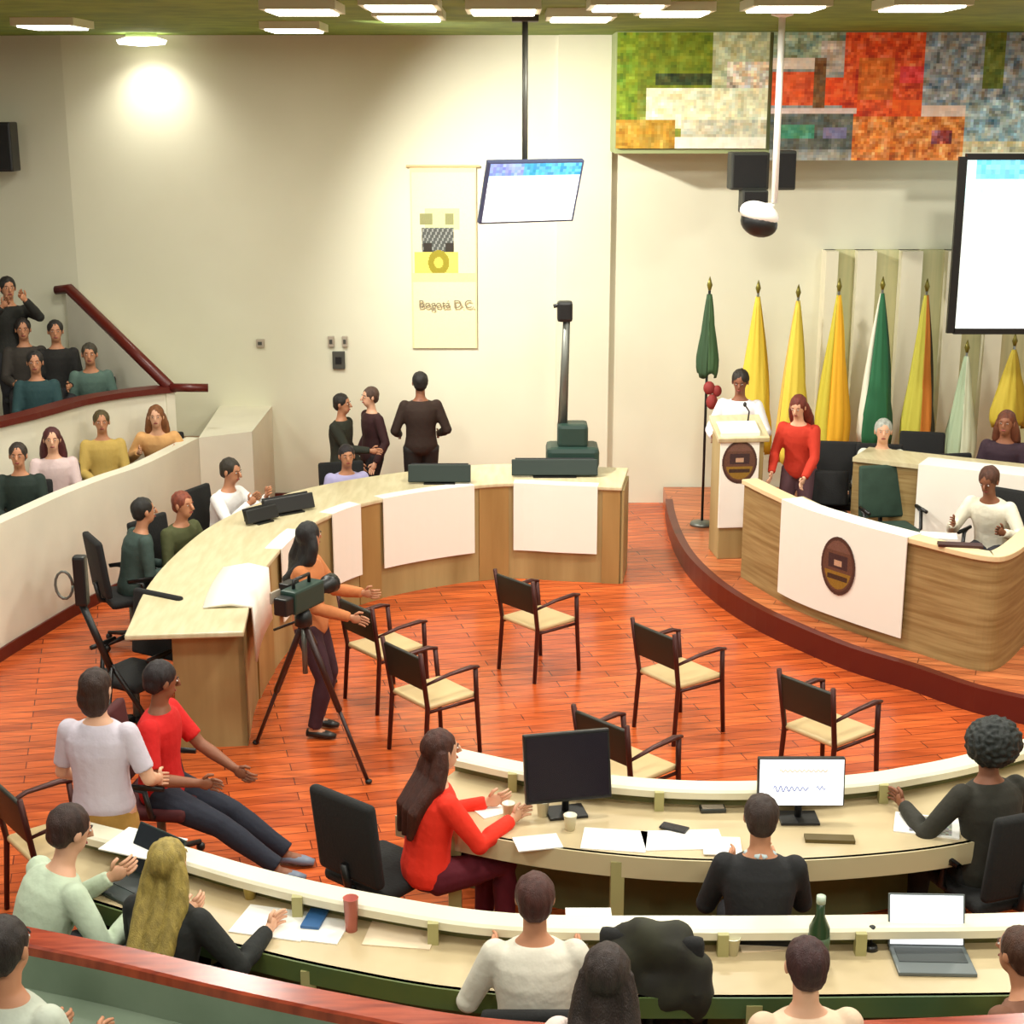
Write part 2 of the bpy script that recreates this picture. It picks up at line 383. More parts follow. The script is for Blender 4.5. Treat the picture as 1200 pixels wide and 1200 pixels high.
# dais
dp = [(783, 583), (786, 600), (795, 625), (812, 652), (845, 682), (890, 710), (940, 733), (1000, 757), (1070, 778), (1145, 803), (1230, 822)]
edge = spline([G(a, b+2, .2) for a, b in dp], 4)
poly = [tuple(p) for p in edge] + [(8.8, edge[-1].y), (8.8, YW-.05), (edge[0].x, YW-.05)]
poly_b = poly
MBd = MB(); MBd.prism(poly_b, 0.0, .2)
struct(MBd.build('floor_dais', DAISF)); 
struct(MB().sweep(edge, [(-.012, .0), (-.012, .17), (-.04, .175), (-.04, .215), (.05, .215), (.05, .2), (.02, .2), (.02, 0)] if False else [(.03, .0), (.03, .205), (-.05, .205), (-.05, 0)]).build('trim_9', M_maroon))
# gallery
T1 = .3
p1 = spline([(-4.55, 10.6)] + [G(a, b) for a, b in ((0, 775), (45, 747), (90, 720), (135, 697), (180, 676))] + [A(240, 640, 15.6)], 6)
p1e = p1[-1]
g1 = MB().sweep(p1, [(0, 0), (0, 1.14), (-.14, 1.14), (-.14, 0)])
struct(MB().sweep(p1, [(.02, 0), (.02, .11), (0, .11), (0, 0)]).build('baseboard_gallery', M_maroon))
struct(g1.build('wall_gallery_front', M_cream))
struct(MB().prism([(p1e.x-.0, p1e.y-.02), (p1e.x+.5, p1e.y+.3), (p1e.x+.5, YW), (p1e.x-.1, YW)], 0, 1.14).build('wall_gallery_end', M_cream))
struct(MB().prism([(-9, 8)] + [(p.x-.1, p.y) for p in p1] + [(p1e.x, YW-.02), (-9, YW-.02)], 0, T1).build('floor_gallery', mat('gallery_floor', (150, 120, 90), .6)))
p2 = spline([(-6.3, 11.2), A(0, 505, 14.0), A(50, 490, 14.5), A(100, 476, 15.1), A(150, 468, 15.5), A(205, 464, 15.8)], 6)
zr = A(100, 474, 15.1).z; p2e = p2[-1]
struct(MB().sweep(p2, [(0, T1), (0, zr), (-.12, zr), (-.12, T1)]).build('wall_gallery_back', M_cream))
tag(MB().sweep(p2, [(.04, zr), (.04, zr+.06), (-.16, zr+.06), (-.16, zr)]).build('handrail', M_maroon), 'dark red handrail along the top of the upper gallery parapet', 'handrail')
T2 = .8
struct(MB().prism([(-9, 11.2)] + [(p.x-.08, p.y+.05) for p in p2] + [(p2e.x-.05, YW-.03), (-9, YW-.03)], T1, T2).build('floor_gallery_upper', mat('gallery_floor', (150, 120, 90))))
T3 = 1.0
struct(MB().prism([(-9, 15.9), (-5.6, 15.9), (-5.3, YW-.03), (-9, YW-.03)], T2, T3).build('floor_gallery_step', mat('gallery_floor', (150, 120, 90))))
a = A(86, 338, YW-.1); b = Vector((p2e.x, p2e.y, zr+.05))
d = b-a; nrm = Vector((d.y, -d.x, 0)).normalized()*.1
stair = MB().quadslab([a-Vector((0, 0, .05)), b-Vector((0, 0, .05)), Vector((b.x, b.y, T2)), Vector((a.x, a.y, T2))], nrm)
struct(stair.build('wall_stair', M_cream))
R = MB(); R.tube([a+Vector((-.2, 0, -.02)), a+nrm*.5, a+nrm*.5+d*.5, b+nrm*.5], [.05, .06, .06, .06], 10)
R.tube([b+nrm*.5, b+Vector((.35, .0, -.01))], .045, 8)
tag(R.build('handrail', M_maroon, None, True), 'dark red sloping handrail beside the gallery stairs, running down from the wall corner', 'handrail')
# ============================================================ ceiling lights
L0 = None
def ceil_light(loc, label, lit=True, grp='ceiling light panels'):
    global L0
    if L0 is None:
        t = thing('ceiling_light', label, 'ceiling light', (0, 0, 0), 0, grp)
        fr = MB()
        for s in (-1, 1): fr.box((0, s*.32, -.03), (.54, .04, .07)); fr.box((s*.25, 0, -.03), (.04, .60, .07))
        fr.build('frame', mat('light_frame', (225, 230, 200), .4), t); MB().box((0, 0, -.045), (.46, .6, .07), bev=.01).build('diffuser', M_light, t); L0 = t
        t.location = loc; return t
    t = copy_tree(L0); t.location = loc; t['label'] = label; return t
li = 0
spots = [(62, 27, 'leftmost bright panel in the olive ceiling above the gallery'), (345, 31, 'bright ceiling panel between the corner spot and the hanging screen pole'), (480, 16, 'dim ceiling panel left of the hanging screen pole'),
         (680, 17, 'long bright ceiling panel just right of the hanging screen pole'), (355, 8, 'ceiling panel above the brighter one, left of centre'), (590, 8, 'ceiling panel nearest the left side of the hanging pole'), (790, 10, 'ceiling panel above the green banner'), (470, 3, 'ceiling panel at the top edge of the photo, left of the pole'), (735, 3, 'ceiling panel at the top edge, between pole and green banner'), (920, 4, 'ceiling panel above the white hanging pole'), (1080, 3, 'ceiling panel above the grey patchwork banner')]
for px, py, lb in spots:
    p = G(px, py, ZC-.03); ceil_light((p.x, min(p.y, YW-.7), ZC), lb)
# corner spot washing the wall
p = A(165, 30, YW-.45)
t = thing('wall_washer', 'bright round spotlight in the ceiling washing the wall near the left corner', 'ceiling light', (p.x, p.y, ZC))
MB().lathe((0, 0, -.10), [(.02, .1), (.16, .1), (.18, 0), (.15, -.0), (.14, .04)]).build('housing', mat('light_frame', (0, 0, 0)), t, True)
MB().lathe((0, 0, -.13), [(.02, 0), (.24, .02), (.26, .06), (.16, .09), (.01, .09)]).build('bulb', M_light, t)
def area(loc, size, power, rot=(0, 0, 0), col=(1, .95, .86), sy=None):
    ld = bpy.data.lights.new('area_lamp', 'AREA'); ld.energy = power; ld.size = size; ld.color = col
    if sy: ld.shape = 'RECTANGLE'; ld.size_y = sy
    o = bpy.data.objects.new('area_lamp', ld); C.objects.link(o); o.location = loc; o.rotation_euler = rot; return o
for gx, gp in ((-6, .55), (-2.4, .9), (1.2, 1.15), (4.8, 1.15)):
    for gy in (1.5, 5.0, 8.5, 12.0):
        area((gx, gy, ZC-.12), .6, 88*gp*(.78 if gy < 6 else 1.0), col=(1, .975, .88))
kd = bpy.data.lights.new('key_lamp', 'SPOT'); kd.energy = 1050; kd.spot_size = math.radians(105); kd.spot_blend = .9; kd.shadow_soft_size = .07; kd.color = (1, .97, .9)
ko = bpy.data.objects.new('key_lamp', kd); C.objects.link(ko); ko.location = (-1.6, 14.1, ZC-.12); ko.rotation_euler = (Vector((2.2, 17.3, 1.6))-Vector(ko.location)).to_track_quat('-Z', 'Y').to_euler()
area((-3.5, 13.8, ZC-.12), .5, 60, col=(1, .975, .88))
sd = bpy.data.lights.new('spot_lamp', 'SPOT'); sd.energy = 60; sd.spot_size = math.radians(120); sd.spot_blend = 1.0; sd.shadow_soft_size = .08; sd.color = (1, .96, .86)
so = bpy.data.objects.new('spot_lamp', sd); C.objects.link(so); so.location = (p.x, p.y, ZC-.16); so.rotation_euler = (math.radians(22), 0, 0)
w = bpy.data.worlds.new('world'); bpy.context.scene.world = w; w.use_nodes = True
w.node_tree.nodes['Background'].inputs[0].default_value = (.9, .95, .85, 1); w.node_tree.nodes['Background'].inputs[1].default_value = .22
vs = bpy.context.scene.view_settings; vs.view_transform = 'Standard'; vs.look = 'None'; vs.exposure = .18; vs.gamma = 1; vs.use_curve_mapping = False
# ============================================================ prints
def printed(name, c00, c10, c01, nx, ny, fn, m, parent=None, thick=(0, .02, 0)):
    """a sheet of nx x ny small printed squares; c00 top-left, c10 top-right, c01 bottom-left"""
    b = bmesh.new(); lay = b.loops.layers.color.new('print'); c00, c10, c01 = Vector(c00), Vector(c10), Vector(c01)
    V = [[b.verts.new(c00+(c10-c00)*(i/nx)+(c01-c00)*(j/ny)) for i in range(nx+1)] for j in range(ny+1)]
    for j in range(ny):
        for i in range(nx):
            f = b.faces.new((V[j][i], V[j+1][i], V[j+1][i+1], V[j][i+1])); c = fn((i+.5)/nx, (j+.5)/ny, i, j)
            for lp in f.loops: lp[lay] = (c[0]/255, c[1]/255, c[2]/255, 1)
    me = bpy.data.meshes.new(name); b.to_mesh(me); b.free(); me.materials.append(m)
    o = link(name, me, parent); md = o.modifiers.new('solid', 'SOLIDIFY'); md.thickness = .02; md.offset = -1 if True else 1; return o
M_print = vcol_mat('printed_vinyl')
M_printlit = vcol_mat('printed_screen', .3, .9)
def jit(c, a, cell=None): 
    r = random.uniform(-a, a); return tuple(max(0, min(255, v+r+random.uniform(-a, a)*.5)) for v in c)
def rects_fn(x0, y0, x1, y1, rects, base, amp=22):
    def fn(u, v, i, j):
        X = x0+u*(x1-x0); Y = y0+v*(y1-y0); c = base; am = amp
        for a0, b0, a1, b1, cc, *rest in rects:
            if a0 <= X < a1 and b0 <= Y < b1: c = cc; am = rest[0] if rest else amp
        q = (noise.noise(Vector((i*.30, j*.30, x0)))+.6*noise.noise(Vector((i*.7, j*.7, x0+5))))*am*2.2; q2 = noise.noise(Vector((i*.4, j*.4, x0+40)))*am; c = (c[0]+q+q2, c[1]+q, c[2]+q-q2)
        return jit(c, am*.25)
    return fn
yb = YB-.022
def sheet(name, label, x0, y0, x1, y1, cell, rects, base, amp=22, zb=None):
    a = A(x0, y0, yb); b_ = A(x1, y0, yb); c_ = A(x0, y1, yb); b_.z = a.z; c_.x = a.x
    a.z = min(a.z, ZC-.01); b_.z = a.z
    nx = max(1, round((x1-x0)/cell)); ny = max(1, round((y1-y0)/cell))
    o = printed(name, a, b_, c_, nx, ny, rects_fn(x0, y0, x1, y1, rects, base, amp), M_print)
    return tag(o, label, 'banner', 'printed banners on the bulkhead')
sheet('banner', 'green and cream collage banner with ochre bottom edge, left on the bulkhead', 724, 34, 903, 174, 3.5,
      [(724, 34, 838, 100, (112, 128, 12), 16), (724, 34, 750, 150, (118, 142, 14)), (770, 84, 838, 96, (52, 66, 20)), (838, 34, 903, 110, (190, 194, 150)), (855, 70, 903, 110, (222, 205, 178), 45),
       (760, 100, 903, 150, (235, 232, 190)), (800, 140, 903, 160, (205, 200, 170)), (724, 138, 795, 174, (182, 140, 40)), (795, 160, 903, 174, (248, 240, 215), 8)], (130, 140, 40))
sheet('banner', 'red orange, grey and blue patchwork banner right of the white pole', 908, 28, 1300, 188, 3.5,
      [(908, 28, 1000, 60, (150, 165, 135), 35), (908, 60, 968, 72, (235, 215, 195), 12), (964, 40, 998, 76, (200, 185, 170), 25), (908, 76, 960, 118, (232, 92, 40), 20), (958, 60, 972, 124, (120, 80, 40)), (972, 82, 1010, 120, (245, 80, 20)),
       (992, 22, 1088, 135, (232, 84, 30), 30), (1010, 60, 1050, 110, (225, 110, 30)), (1060, 70, 1100, 90, (235, 60, 60)), (1050, 110, 1086, 148, (248, 92, 10), 15), (908, 122, 1010, 130, (225, 200, 190), 10), (908, 130, 1006, 174, (92, 96, 86), 20), (918, 142, 960, 160, (70, 140, 105), 20), (972, 148, 1000, 160, (120, 115, 150), 18),
       (1006, 132, 1140, 188, (222, 128, 50), 38), (1086, 28, 1300, 130, (150, 156, 158), 38), (1155, 28, 1180, 98, (110, 122, 40), 20), (1086, 118, 1140, 134, (240, 205, 185), 10), (1100, 150, 1126, 166, (150, 60, 60), 50), (1140, 110, 1300, 165, (165, 180, 178), 38), (1140, 165, 1300, 178, (215, 195, 150), 30), (1140, 176, 1300, 188, (235, 225, 195), 8)], (150, 150, 140))
# wall banner with crest
def crest(u, v):
    c = (238, 226, 180)
    if v < .03 or u < .03 or u > .97: c = (232, 214, 160)
    if .22 < v < .34: c = (206, 214, 150) if .22 < u < .75 else c
    if .25 < v < .31 and (.14 < u < .33 or .52 < u < .66): c = (140, 140, 90)
    if .33 < v < .46 and .17 < u < .66: c = (74, 78, 72)
    if .33 < v < .46 and .17 < u < .66 and ((int(u*40)+int(v*60)) % 3 == 0): c = (140, 142, 135)
    if .41 < v < .46 and (.19 < u < .32 or .53 < u < .65): c = (40, 32, 20)
    if .46 < v < .58 and .05 < u < .72: c = (228, 208, 96)
    r = math.hypot((u-.42)*1.0, (v-.52)*2.3)
    if r < .16: c = (150, 138, 20)
    if r < .07: c = (206, 196, 80)
    if .58 < v < .63: c = (246, 226, 150)
    return c
a = A(480, 196, YW-.03); b_ = A(558, 196, YW-.03); c_ = A(480, 408, YW-.03)
b_.z = a.z; c_.x = a.x
t = thing('wall_banner', 'pale yellow hanging banner with dark and gold crest on the back wall', 'banner', (a.x, a.y, a.z))
o = printed('sheet', a-Vector(t.location), b_-Vector(t.location), c_-Vector(t.location), 78, 180, lambda u, v, i, j: jit(crest(u, v), 3), M_print, t)
MB().tube([(-.04, 0, .01), ((b_-a).x+.04, 0, .01)], .015, 8).build('top_rod', M_beige, t)
def text(name, s, size, loc, m, parent=None, rot=(PI/2, 0, 0), ext=.002):
    cu = bpy.data.curves.new('txt', 'FONT'); cu.body = s; cu.size = size; cu.extrude = ext; cu.align_x = 'CENTER'; cu.align_y = 'CENTER'
    o = bpy.data.objects.new('txt', cu); C.objects.link(o); dg = bpy.context.evaluated_depsgraph_get(); dg.update()
    me = bpy.data.meshes.new_from_object(o.evaluated_get(dg)); bpy.data.objects.remove(o); me.materials.clear(); me.materials.append(m)
    o = link(name, me, parent, loc); o.rotation_euler = rot; return o
text('lettering', 'Bogotá D.C.', .125, (.39, -.034, (A(520, 356, YW).z-a.z)), mat('grey_ink', (130, 120, 95), .7), t)
# outlets on the wall
for px, py, w_, h_, lb in ((305, 402, .09, .09, 'small pinkish outlet plate on the back wall, alone left of the other fittings'), (388, 400, .07, .12, 'narrow grey plate, left one of the pair above the dark wall box'), (404, 400, .06, .12, 'narrow grey plate, right one of the pair above the dark wall box'), (397, 422, .14, .2, 'dark grey box fixed low on the back wall under two small plates')):
    p = A(px, py, YW-.02); t = thing('wall_outlet', lb, 'wall fitting', (p.x, YW, p.z)); dk = py > 410
    MB().box((0, -.025, 0), (w_, .05, h_), bev=.008).build('plate', mat('dark_box', (70, 70, 62), .5) if dk else mat('grey_plate', (172, 160, 142), .5), t)
    MB().box((0, -.052, 0), (w_*.5, .01, h_*.4)).build('socket', M_black if dk else mat('dark_box', (70, 70, 62)), t)
# left wall speaker
p = A(4, 172, YW-.2); t = thing('wall_speaker', 'black loudspeaker mounted high on the left wall', 'speaker', (p.x-.05, YW+.0, p.z))
MB().box((0, -.2, 0), (.36, .28, .52), bev=.02).build('cabinet', M_black, t); MB().box((0, -.345, 0), (.3, .01, .46)).build('grille', M_blackfab, t); MB().box((0, .0, 0), (.06, .2, .06)).build('bracket', M_steel, t)
# ============================================================ hanging screen
p = A(622, 224, 13.2)
t = thing('hanging_screen', 'flat screen with blue header hanging on a thin dark pole from the ceiling', 'screen', p, 0)
# parts in local frame
W, H = .88, .56
Rm = Matrix.Rotation(math.radians(24), 3, 'Z') @ Matrix.Rotation(math.radians(22), 3, 'X')
bz = MB(); bz.box((0, 0, 0), (W, .05, H), Rm, bev=.008); bz.build('frame', mat('screen_frame', (72, 80, 110), .4), t)
def scr(u, v, i, j):
    if v < .22: return jit((70, 150, 190) if u > .35 else (120, 140, 200), 20)
    if v < .3: return (190, 215, 235)
    return jit((244, 250, 252), 4)
def local_rect(Rm, W, H, y): return [Rm @ Vector(q) for q in ((-W/2, y, H/2), (W/2, y, H/2), (-W/2, y, -H/2))]
q = local_rect(Rm, W*.95, H*.93, -.03)
printed('display', q[0], q[1], q[2], 30, 20, scr, M_printlit, t)
zt_ = ZC - p.z
MB().tube([(-.05, .04, .18), (-.05, .04, zt_)], .025, 10).build('pole', M_dsteel, t, True)
MB().box((-.05, .04, zt_-.03), (.22, .22, .06), bev=.01).build('ceiling_plate', mat('dark_box', (70, 70, 62)), t)
# ============================================================ white pole, dome camera, speakers
yp = 13.0
p = A(907, 245, yp)
t = thing('hanging_pole', 'thin white pole hanging from the ceiling in front of the banners', 'pole', (p.x, p.y, ZC))
MB().tube([(0, 0, 0), (0, 0, p.z-ZC+.05)], .028, 12).build('tube', mat('white_metal', (245, 242, 235), .3), t, True)
MB().lathe((0, 0, -.04), [(.02, 0), (.09, .02), (.09, .04), (.02, .04)]).build('ceiling_cup', mat('white_metal', (0, 0, 0)), t, True)
t = thing('dome_camera', 'black dome camera with white rim at the foot of the white hanging pole', 'camera', (p.x-.12, p.y, p.z-.02))
Rd = Matrix.Rotation(math.radians(18), 3, 'Y')
MB().ell((0, 0, -.02), (.17, .16, .10), Rd, 20, 12).build('housing', mat('white_metal', (0, 0, 0)), t, True)
MB().ell((-.0, 0, -.09), (.16, .15, .12), Rd, 20, 12).build('dome', M_black, t, True)
MB().tube([(.12, 0, .05), (.0, 0, .05)], .02, 8).build('arm', mat('white_metal', (0, 0, 0)), t, True)
for px0, px1, py0, py1, Y, lb in ((855, 898, 178, 222, 15.9, 'grey-black loudspeaker under the banner, left of the white pole'), (909, 929, 176, 222, 15.9, 'small black loudspeaker under the banner, right of the white pole'), (868, 897, 222, 250, 15.8, 'dark grey box hanging just above the dome camera')):
    a = A(px0, py0, Y); b_ = A(px1, py1, Y); c = (a+b_)/2
    t = thing('hanging_speaker', lb, 'speaker', (c.x, Y, c.z)); w_, h_ = b_.x-a.x, a.z-b_.z
    MB().box((0, 0, 0), (w_, .3, h_), bev=.02).build('cabinet', mat('charcoal', (52, 54, 48), .6), t); MB().box((0, -.155, 0), (w_*.85, .01, h_*.85)).build('grille', M_blackfab, t)
    MB().box((0, .0, (zb-c.z)/2+.02 if lb.startswith('dark') is False else .2), (.05, .05, abs(zb-c.z)+.02 if not lb.startswith('dark') else .35)).build('bracket', M_dsteel, t)
# projection screen
a = A(1132, 186, 15.6); b_ = A(1132, 388, 15.6)
t = thing('projection_screen', 'large white projection screen with cyan header and black left edge', 'screen', (a.x, 15.6, a.z))
Wp, Hp = 2.9, a.z-b_.z
fm = MB(); fm.box((-.03, 0, -Hp/2), (.08, .05, Hp+.04)); fm.box((Wp, 0, -Hp/2), (.08, .05, Hp+.04)); fm.box((Wp/2, 0, -Hp-.0), (Wp, .05, .06)); fm.box((Wp/2, 0, .02), (Wp, .08, .06)); fm.build('frame', M_black, t)
def pscr(u, v, i, j):
    if v < .11: return jit((120, 205, 225), 16) if u > .04 else (215, 235, 235)
    if v < .24: return jit((205, 232, 240), 14)
    return (250, 252, 255) if u > .045 else (222, 230, 225)
printed('display', (.01, -.02, -.01), (Wp-.04, -.02, -.01), (.01, -.02, -Hp+.03), 60, 36, pscr, M_printlit, t)
def proj(v):
    v = Vector(v) - Vector((0, 0, CH)); z = v.dot(FW); return 600+F*v.x/z, 600-F*v.dot(UP)/z
def slice_px(path, x0, x1, z):
    out = [p for p in path if x0 <= proj((p.x, p.y, z))[0] <= x1]; return out
def dense(path, n=12):
    out = []
    for a, b in zip(path, path[1:]):
        out += [a.lerp(b, i/n) for i in range(n)]
    return out+[path[-1]]
# ============================================================ back curved desk
bp = spline([G(x, y) for x, y in ((727, 684), (660, 681), (590, 678), (510, 688), (440, 703), (395, 720), (352, 748), (320, 788), (300, 828), (291, 874))], 6)
bd = dense(bp, 6)
t = thing('curved_desk', 'long curved oak desk with pale top below the back wall, sweeping round to the left', 'desk', (bp[0].x, bp[0].y, 0))
o0 = Vector((bp[0].x, bp[0].y)); lp = [p-o0 for p in bp]
MB().sweep(lp, [(0, 0), (.04, 0), (.04, .93), (0, .93)]).build('front_panel', M_oak, t)
dlast = (lp[-1]-lp[-2]).normalized()
MB().sweep(lp+[lp[-1]+dlast*.28], [(-.03, .93), (-.03, .97), (.78, .97), (.78, .93)]).build('desktop', M_top, t, bevel=.01)
dirn = (lp[-1]-lp[-2]).normalized(); nr = Vector((dirn.y, -dirn.x)); e = lp[-1]
MB().prism([e+dirn*.0, e+nr*.5, e+nr*.5-dirn*.5, e-dirn*.5], 0, .93).build('end_panel', M_oak, t)
e2 = lp[0]; d2 = (lp[1]-lp[0]).normalized(); n2 = Vector((d2.y, -d2.x))
MB().prism([e2-d2*.02, e2+n2*.6-d2*.02, e2+n2*.6+d2*.03, e2+d2*.03], 0, .93).build('end_panel', M_oak, t)
def pil(px0, px1):
    s = [p-o0 for p in slice_px(bd, px0, px1, .5)]
    if len(s) > 1: MB().sweep(s, [(-.012, .0), (-.012, .93), (0, .93), (0, 0)]).build('pilaster', mat('darker_oak', (172, 138, 84), .45, col2=(142, 108, 58), scale=3, stretch=(1, 1, .12)), t)
for a_, b_ in ((420, 446), (560, 598), (704, 727), (300, 318)): pil(a_, b_)
for i, (x0, x1, z0, lb) in enumerate(((602, 701, .30, 'white paper sheet hanging on the back desk front, rightmost of the row'), (446, 556, .30, 'white paper sheet hanging on the back desk front, below the standing man in brown'), (386, 421, .30, 'narrow white paper sheet on the desk front left of the wide sheet'), (326, 352, .34, 'white sheet on the curved desk front behind the tripod camera operator'))):
    s = slice_px(bd, x0, x1, .6)
    c = s[0]; s = [q-c for q in s]
    o = MB().sweep(s, [(.1, .972), (-.045, .972), (-.045, z0), (-.035, z0), (-.035, .962), (.1, .962)]).build('paper_sheet', M_cloth, None); o.location = (c.x, c.y, 0); 
    tag(o, lb, 'paper sheet', 'white sheets on the back desk')
s = slice_px(bd, 262, 330, .9)
s = [p for p in bd if 735 < proj((p.x, p.y, .97))[1] < 2000][:0] or [p for p in bd if 665 < proj((p.x, p.y, .97))[1] < 712 and proj((p.x, p.y, .97))[0] < 345]
if len(s) > 1:
    c = s[0]; s = [q-c for q in s]
    o = MB().sweep(s, [(.30, .975), (.1, 1.01), (-.06, .975), (-.075, .55), (-.06, .55), (-.045, .96), (.1, .985), (.3, .973)]).build('paper_sheet', M_cloth, None, True); o.location = (c.x, c.y, 0)
    tag(o, 'curled white sheet draped over the near left end of the curved oak desk', 'paper sheet', 'white sheets on the back desk')
# dark desk-top consoles (low wide black screens)
def console(px, py, w, label, rz=0, h=.17, zt=.97, m=None):
    g = G(px, py, zt+h/2); t = thing('desk_monitor', label, 'monitor', (g.x, g.y, zt), rz)
    R = Matrix.Rotation(math.radians(-18), 3, 'X')
    MB().box((0, 0, h/2+.01), (w, .05, h), R, bev=.01).build('casing', m or mat('dark_green_black', (24, 40, 32), .5), t); MB().box((0, .03, .006), (w*.5, .2, .012)).build('foot', M_black, t)
    MB().box((0, .045, h/2+.03), (w*.92, .01, h*.8), R).build('display', M_black, t); return t
console(515, 556, .60, 'low wide dark screen on the back desk, in front of the standing man')
console(650, 549, .84, 'low wide dark screen on the back desk at the foot of the tall post', h=.16)
console(338, 592, .5, 'slanting dark screen on the curved desk, right of the man in white', math.radians(38), .14, m=M_black)
console(306, 604, .34, 'smaller dark screen on the curved desk beside the man in white', math.radians(48), .12, m=M_black)
# tall post with speaker
g = G(672, 560, .97)
t = thing('camera_stand', 'tall thin grey post with small black head rising from a dark green base', 'stand', (g.x, g.y+.35, .0))
topz = A(662, 355, g.y+.35).z; xo = A(662, 355, g.y+.35).x-g.x
MB().box((0, 0, .99+.13), (.52, .4, .22), bev=.05).box((.0, 0, 1.33), (.3, .28, .24), bev=.04).build('base_box', M_teal, t)
MB().box((0, 0, .5), (.36, .36, 1.0)).build('pedestal', M_black, t)
MB().tube([(-.1, 0, 1.4), (xo+.02, 0, topz-.1)], [.05, .035], 10).build('pole', M_dsteel, t, True)
MB().box((xo, 0, topz-.08), (.15, .14, .2), bev=.03).build('head', M_black, t)
MB().tube([(xo+.02, 0, topz), (xo-.11, -.02, topz-.03)], .02, 8).build('bracket', M_black, t, True)
# ============================================================ dais desk
dpz = .2
dd_ = spline([G(x, y, dpz) for x, y in ((868, 676), (900, 696), (940, 718), (1000, 741), (1070, 764), (1140, 785), (1172, 782), (1205, 750), (1235, 715))], 6)
ddd = dense(dd_, 8)
c = dd_[0]; t = thing('dais_desk', 'curved oak desk on the raised platform with a cream top edge', 'desk', (c.x, c.y, dpz)); lp = [q-c for q in dd_]
MB().sweep(lp, [(0, 0), (0, .90), (-.05, .90), (-.05, 0)]).build('front_panel', M_oakh, t)
MB().sweep(lp, [(.03, .90), (.03, .945), (-.13, .945), (-.13, .90)]).build('top_rail', mat('pale_beige_trim', (228, 206, 160), .4), t, bevel=.008)
MB().sweep(lp[:34], [(-.05, .70), (-.05, .73), (-.62, .73), (-.62, .70)]).build('desktop', M_top, t)
def emblem_on(path_pts, z0, z1, off, name, parent, fn, m):   # oval print following the cloth
    pass
s = [p for p in ddd if 920 <= proj((p.x, p.y, .9))[0] <= 1066]
c2 = s[0]; s2 = [q-c2 for q in s]
t = thing('desk_banner', 'white cloth with dark oval crest hung over the front of the platform desk', 'banner', (c2.x, c2.y, dpz))
MB().sweep(s2, [(-.15, .952), (.048, .952), (.048, .10), (.038, .10), (.038, .946), (-.15, .946)]).build('cloth', M_cloth, t)
def crest_fn(u, v):
    r = math.hypot((u-.5)*2, (v-.5)*2)
    if r > 1: return None
    if r > .88: return (70, 40, 30)
    c = (96, 60, 44)
    if v > .6 and r < .8: c = (140, 104, 30)
    if .3 < v < .55 and abs(u-.5) < .28: c = (58, 34, 34)
    if .4 < v < .5 and abs(u-.5) < .12: c = (190, 150, 120)
    if v < .25: c = (110, 74, 60)
    if .66 < v < .74 and abs(u-.5) < .3: c = (60, 36, 20)
    return c
def crest_mesh(name, parent, c00, c10, c01, n, fn, thick=.006):
    b = bmesh.new(); lay = b.loops.layers.color.new('print'); c00, c10, c01 = Vector(c00), Vector(c10), Vector(c01); vs_ = {}
    def V(i, j):
        if (i, j) not in vs_: vs_[(i, j)] = b.verts.new(c00+(c10-c00)*(i/n)+(c01-c00)*(j/n))
        return vs_[(i, j)]
    for j in range(n):
        for i in range(n):
            col = fn((i+.5)/n, (j+.5)/n)
            if col is None: continue
            f = b.faces.new((V(i, j), V(i, j+1), V(i+1, j+1), V(i+1, j))); col = jit(col, 8)
            for lp_ in f.loops: lp_[lay] = (col[0]/255, col[1]/255, col[2]/255, 1)
    me = bpy.data.meshes.new(name); b.to_mesh(me); b.free(); me.materials.append(M_print)
    o = link(name, me, parent); md = o.modifiers.new('solid', 'SOLIDIFY'); md.thickness = thick; md.offset = -1; return o
i0 = min(range(len(s)), key=lambda i: abs(proj((s[i].x, s[i].y, .7))[0]-968)); i1 = min(range(len(s)), key=lambda i: abs(proj((s[i].x, s[i].y, .7))[0]-1007))
A0, A1 = s[i0]-c2, s[i1]-c2; tt = (A1-A0).normalized(); n_ = Vector((tt.y, -tt.x))*.06
crest_mesh('crest', t, (A0.x+n_.x, A0.y+n_.y, .80), (A1.x+n_.x, A1.y+n_.y, .80), (A0.x+n_.x, A0.y+n_.y, .30), 70, crest_fn)
# upper bench with cloth
g0 = A(1000, 540, 14.3); g1 = A(1150, 550, 13.6)
t = thing('upper_bench', 'inner oak bench on the platform behind the curved desk, wooden end showing', 'desk', (g0.x, g0.y, dpz)); v = Vector((g1.x-g0.x+1.2, (g1.y-g0.y)*1.8)); hb = g0.z-dpz
MB().sweep([Vector((0, 0)), v*.5, v], [(0, 0), (0, hb), (-.06, hb), (-.06, 0)]).build('front_panel', M_oakh, t)
MB().sweep([Vector((0, 0)), v*.5, v], [(.03, hb), (.03, hb+.04), (-.5, hb+.04), (-.5, hb)]).build('desktop', M_top, t)
o = MB().sweep([v*.25, v*.4, v*.72], [(-.3, hb+.05), (.05, hb+.05), (.05, .15), (.04, .15), (.04, hb+.045), (-.3, hb+.045)]).build('white_cloth', M_cloth); o.location = (g0.x, g0.y, dpz)
tag(o, 'white cloth covering the inner bench beside the dark green round chair back', 'cloth')
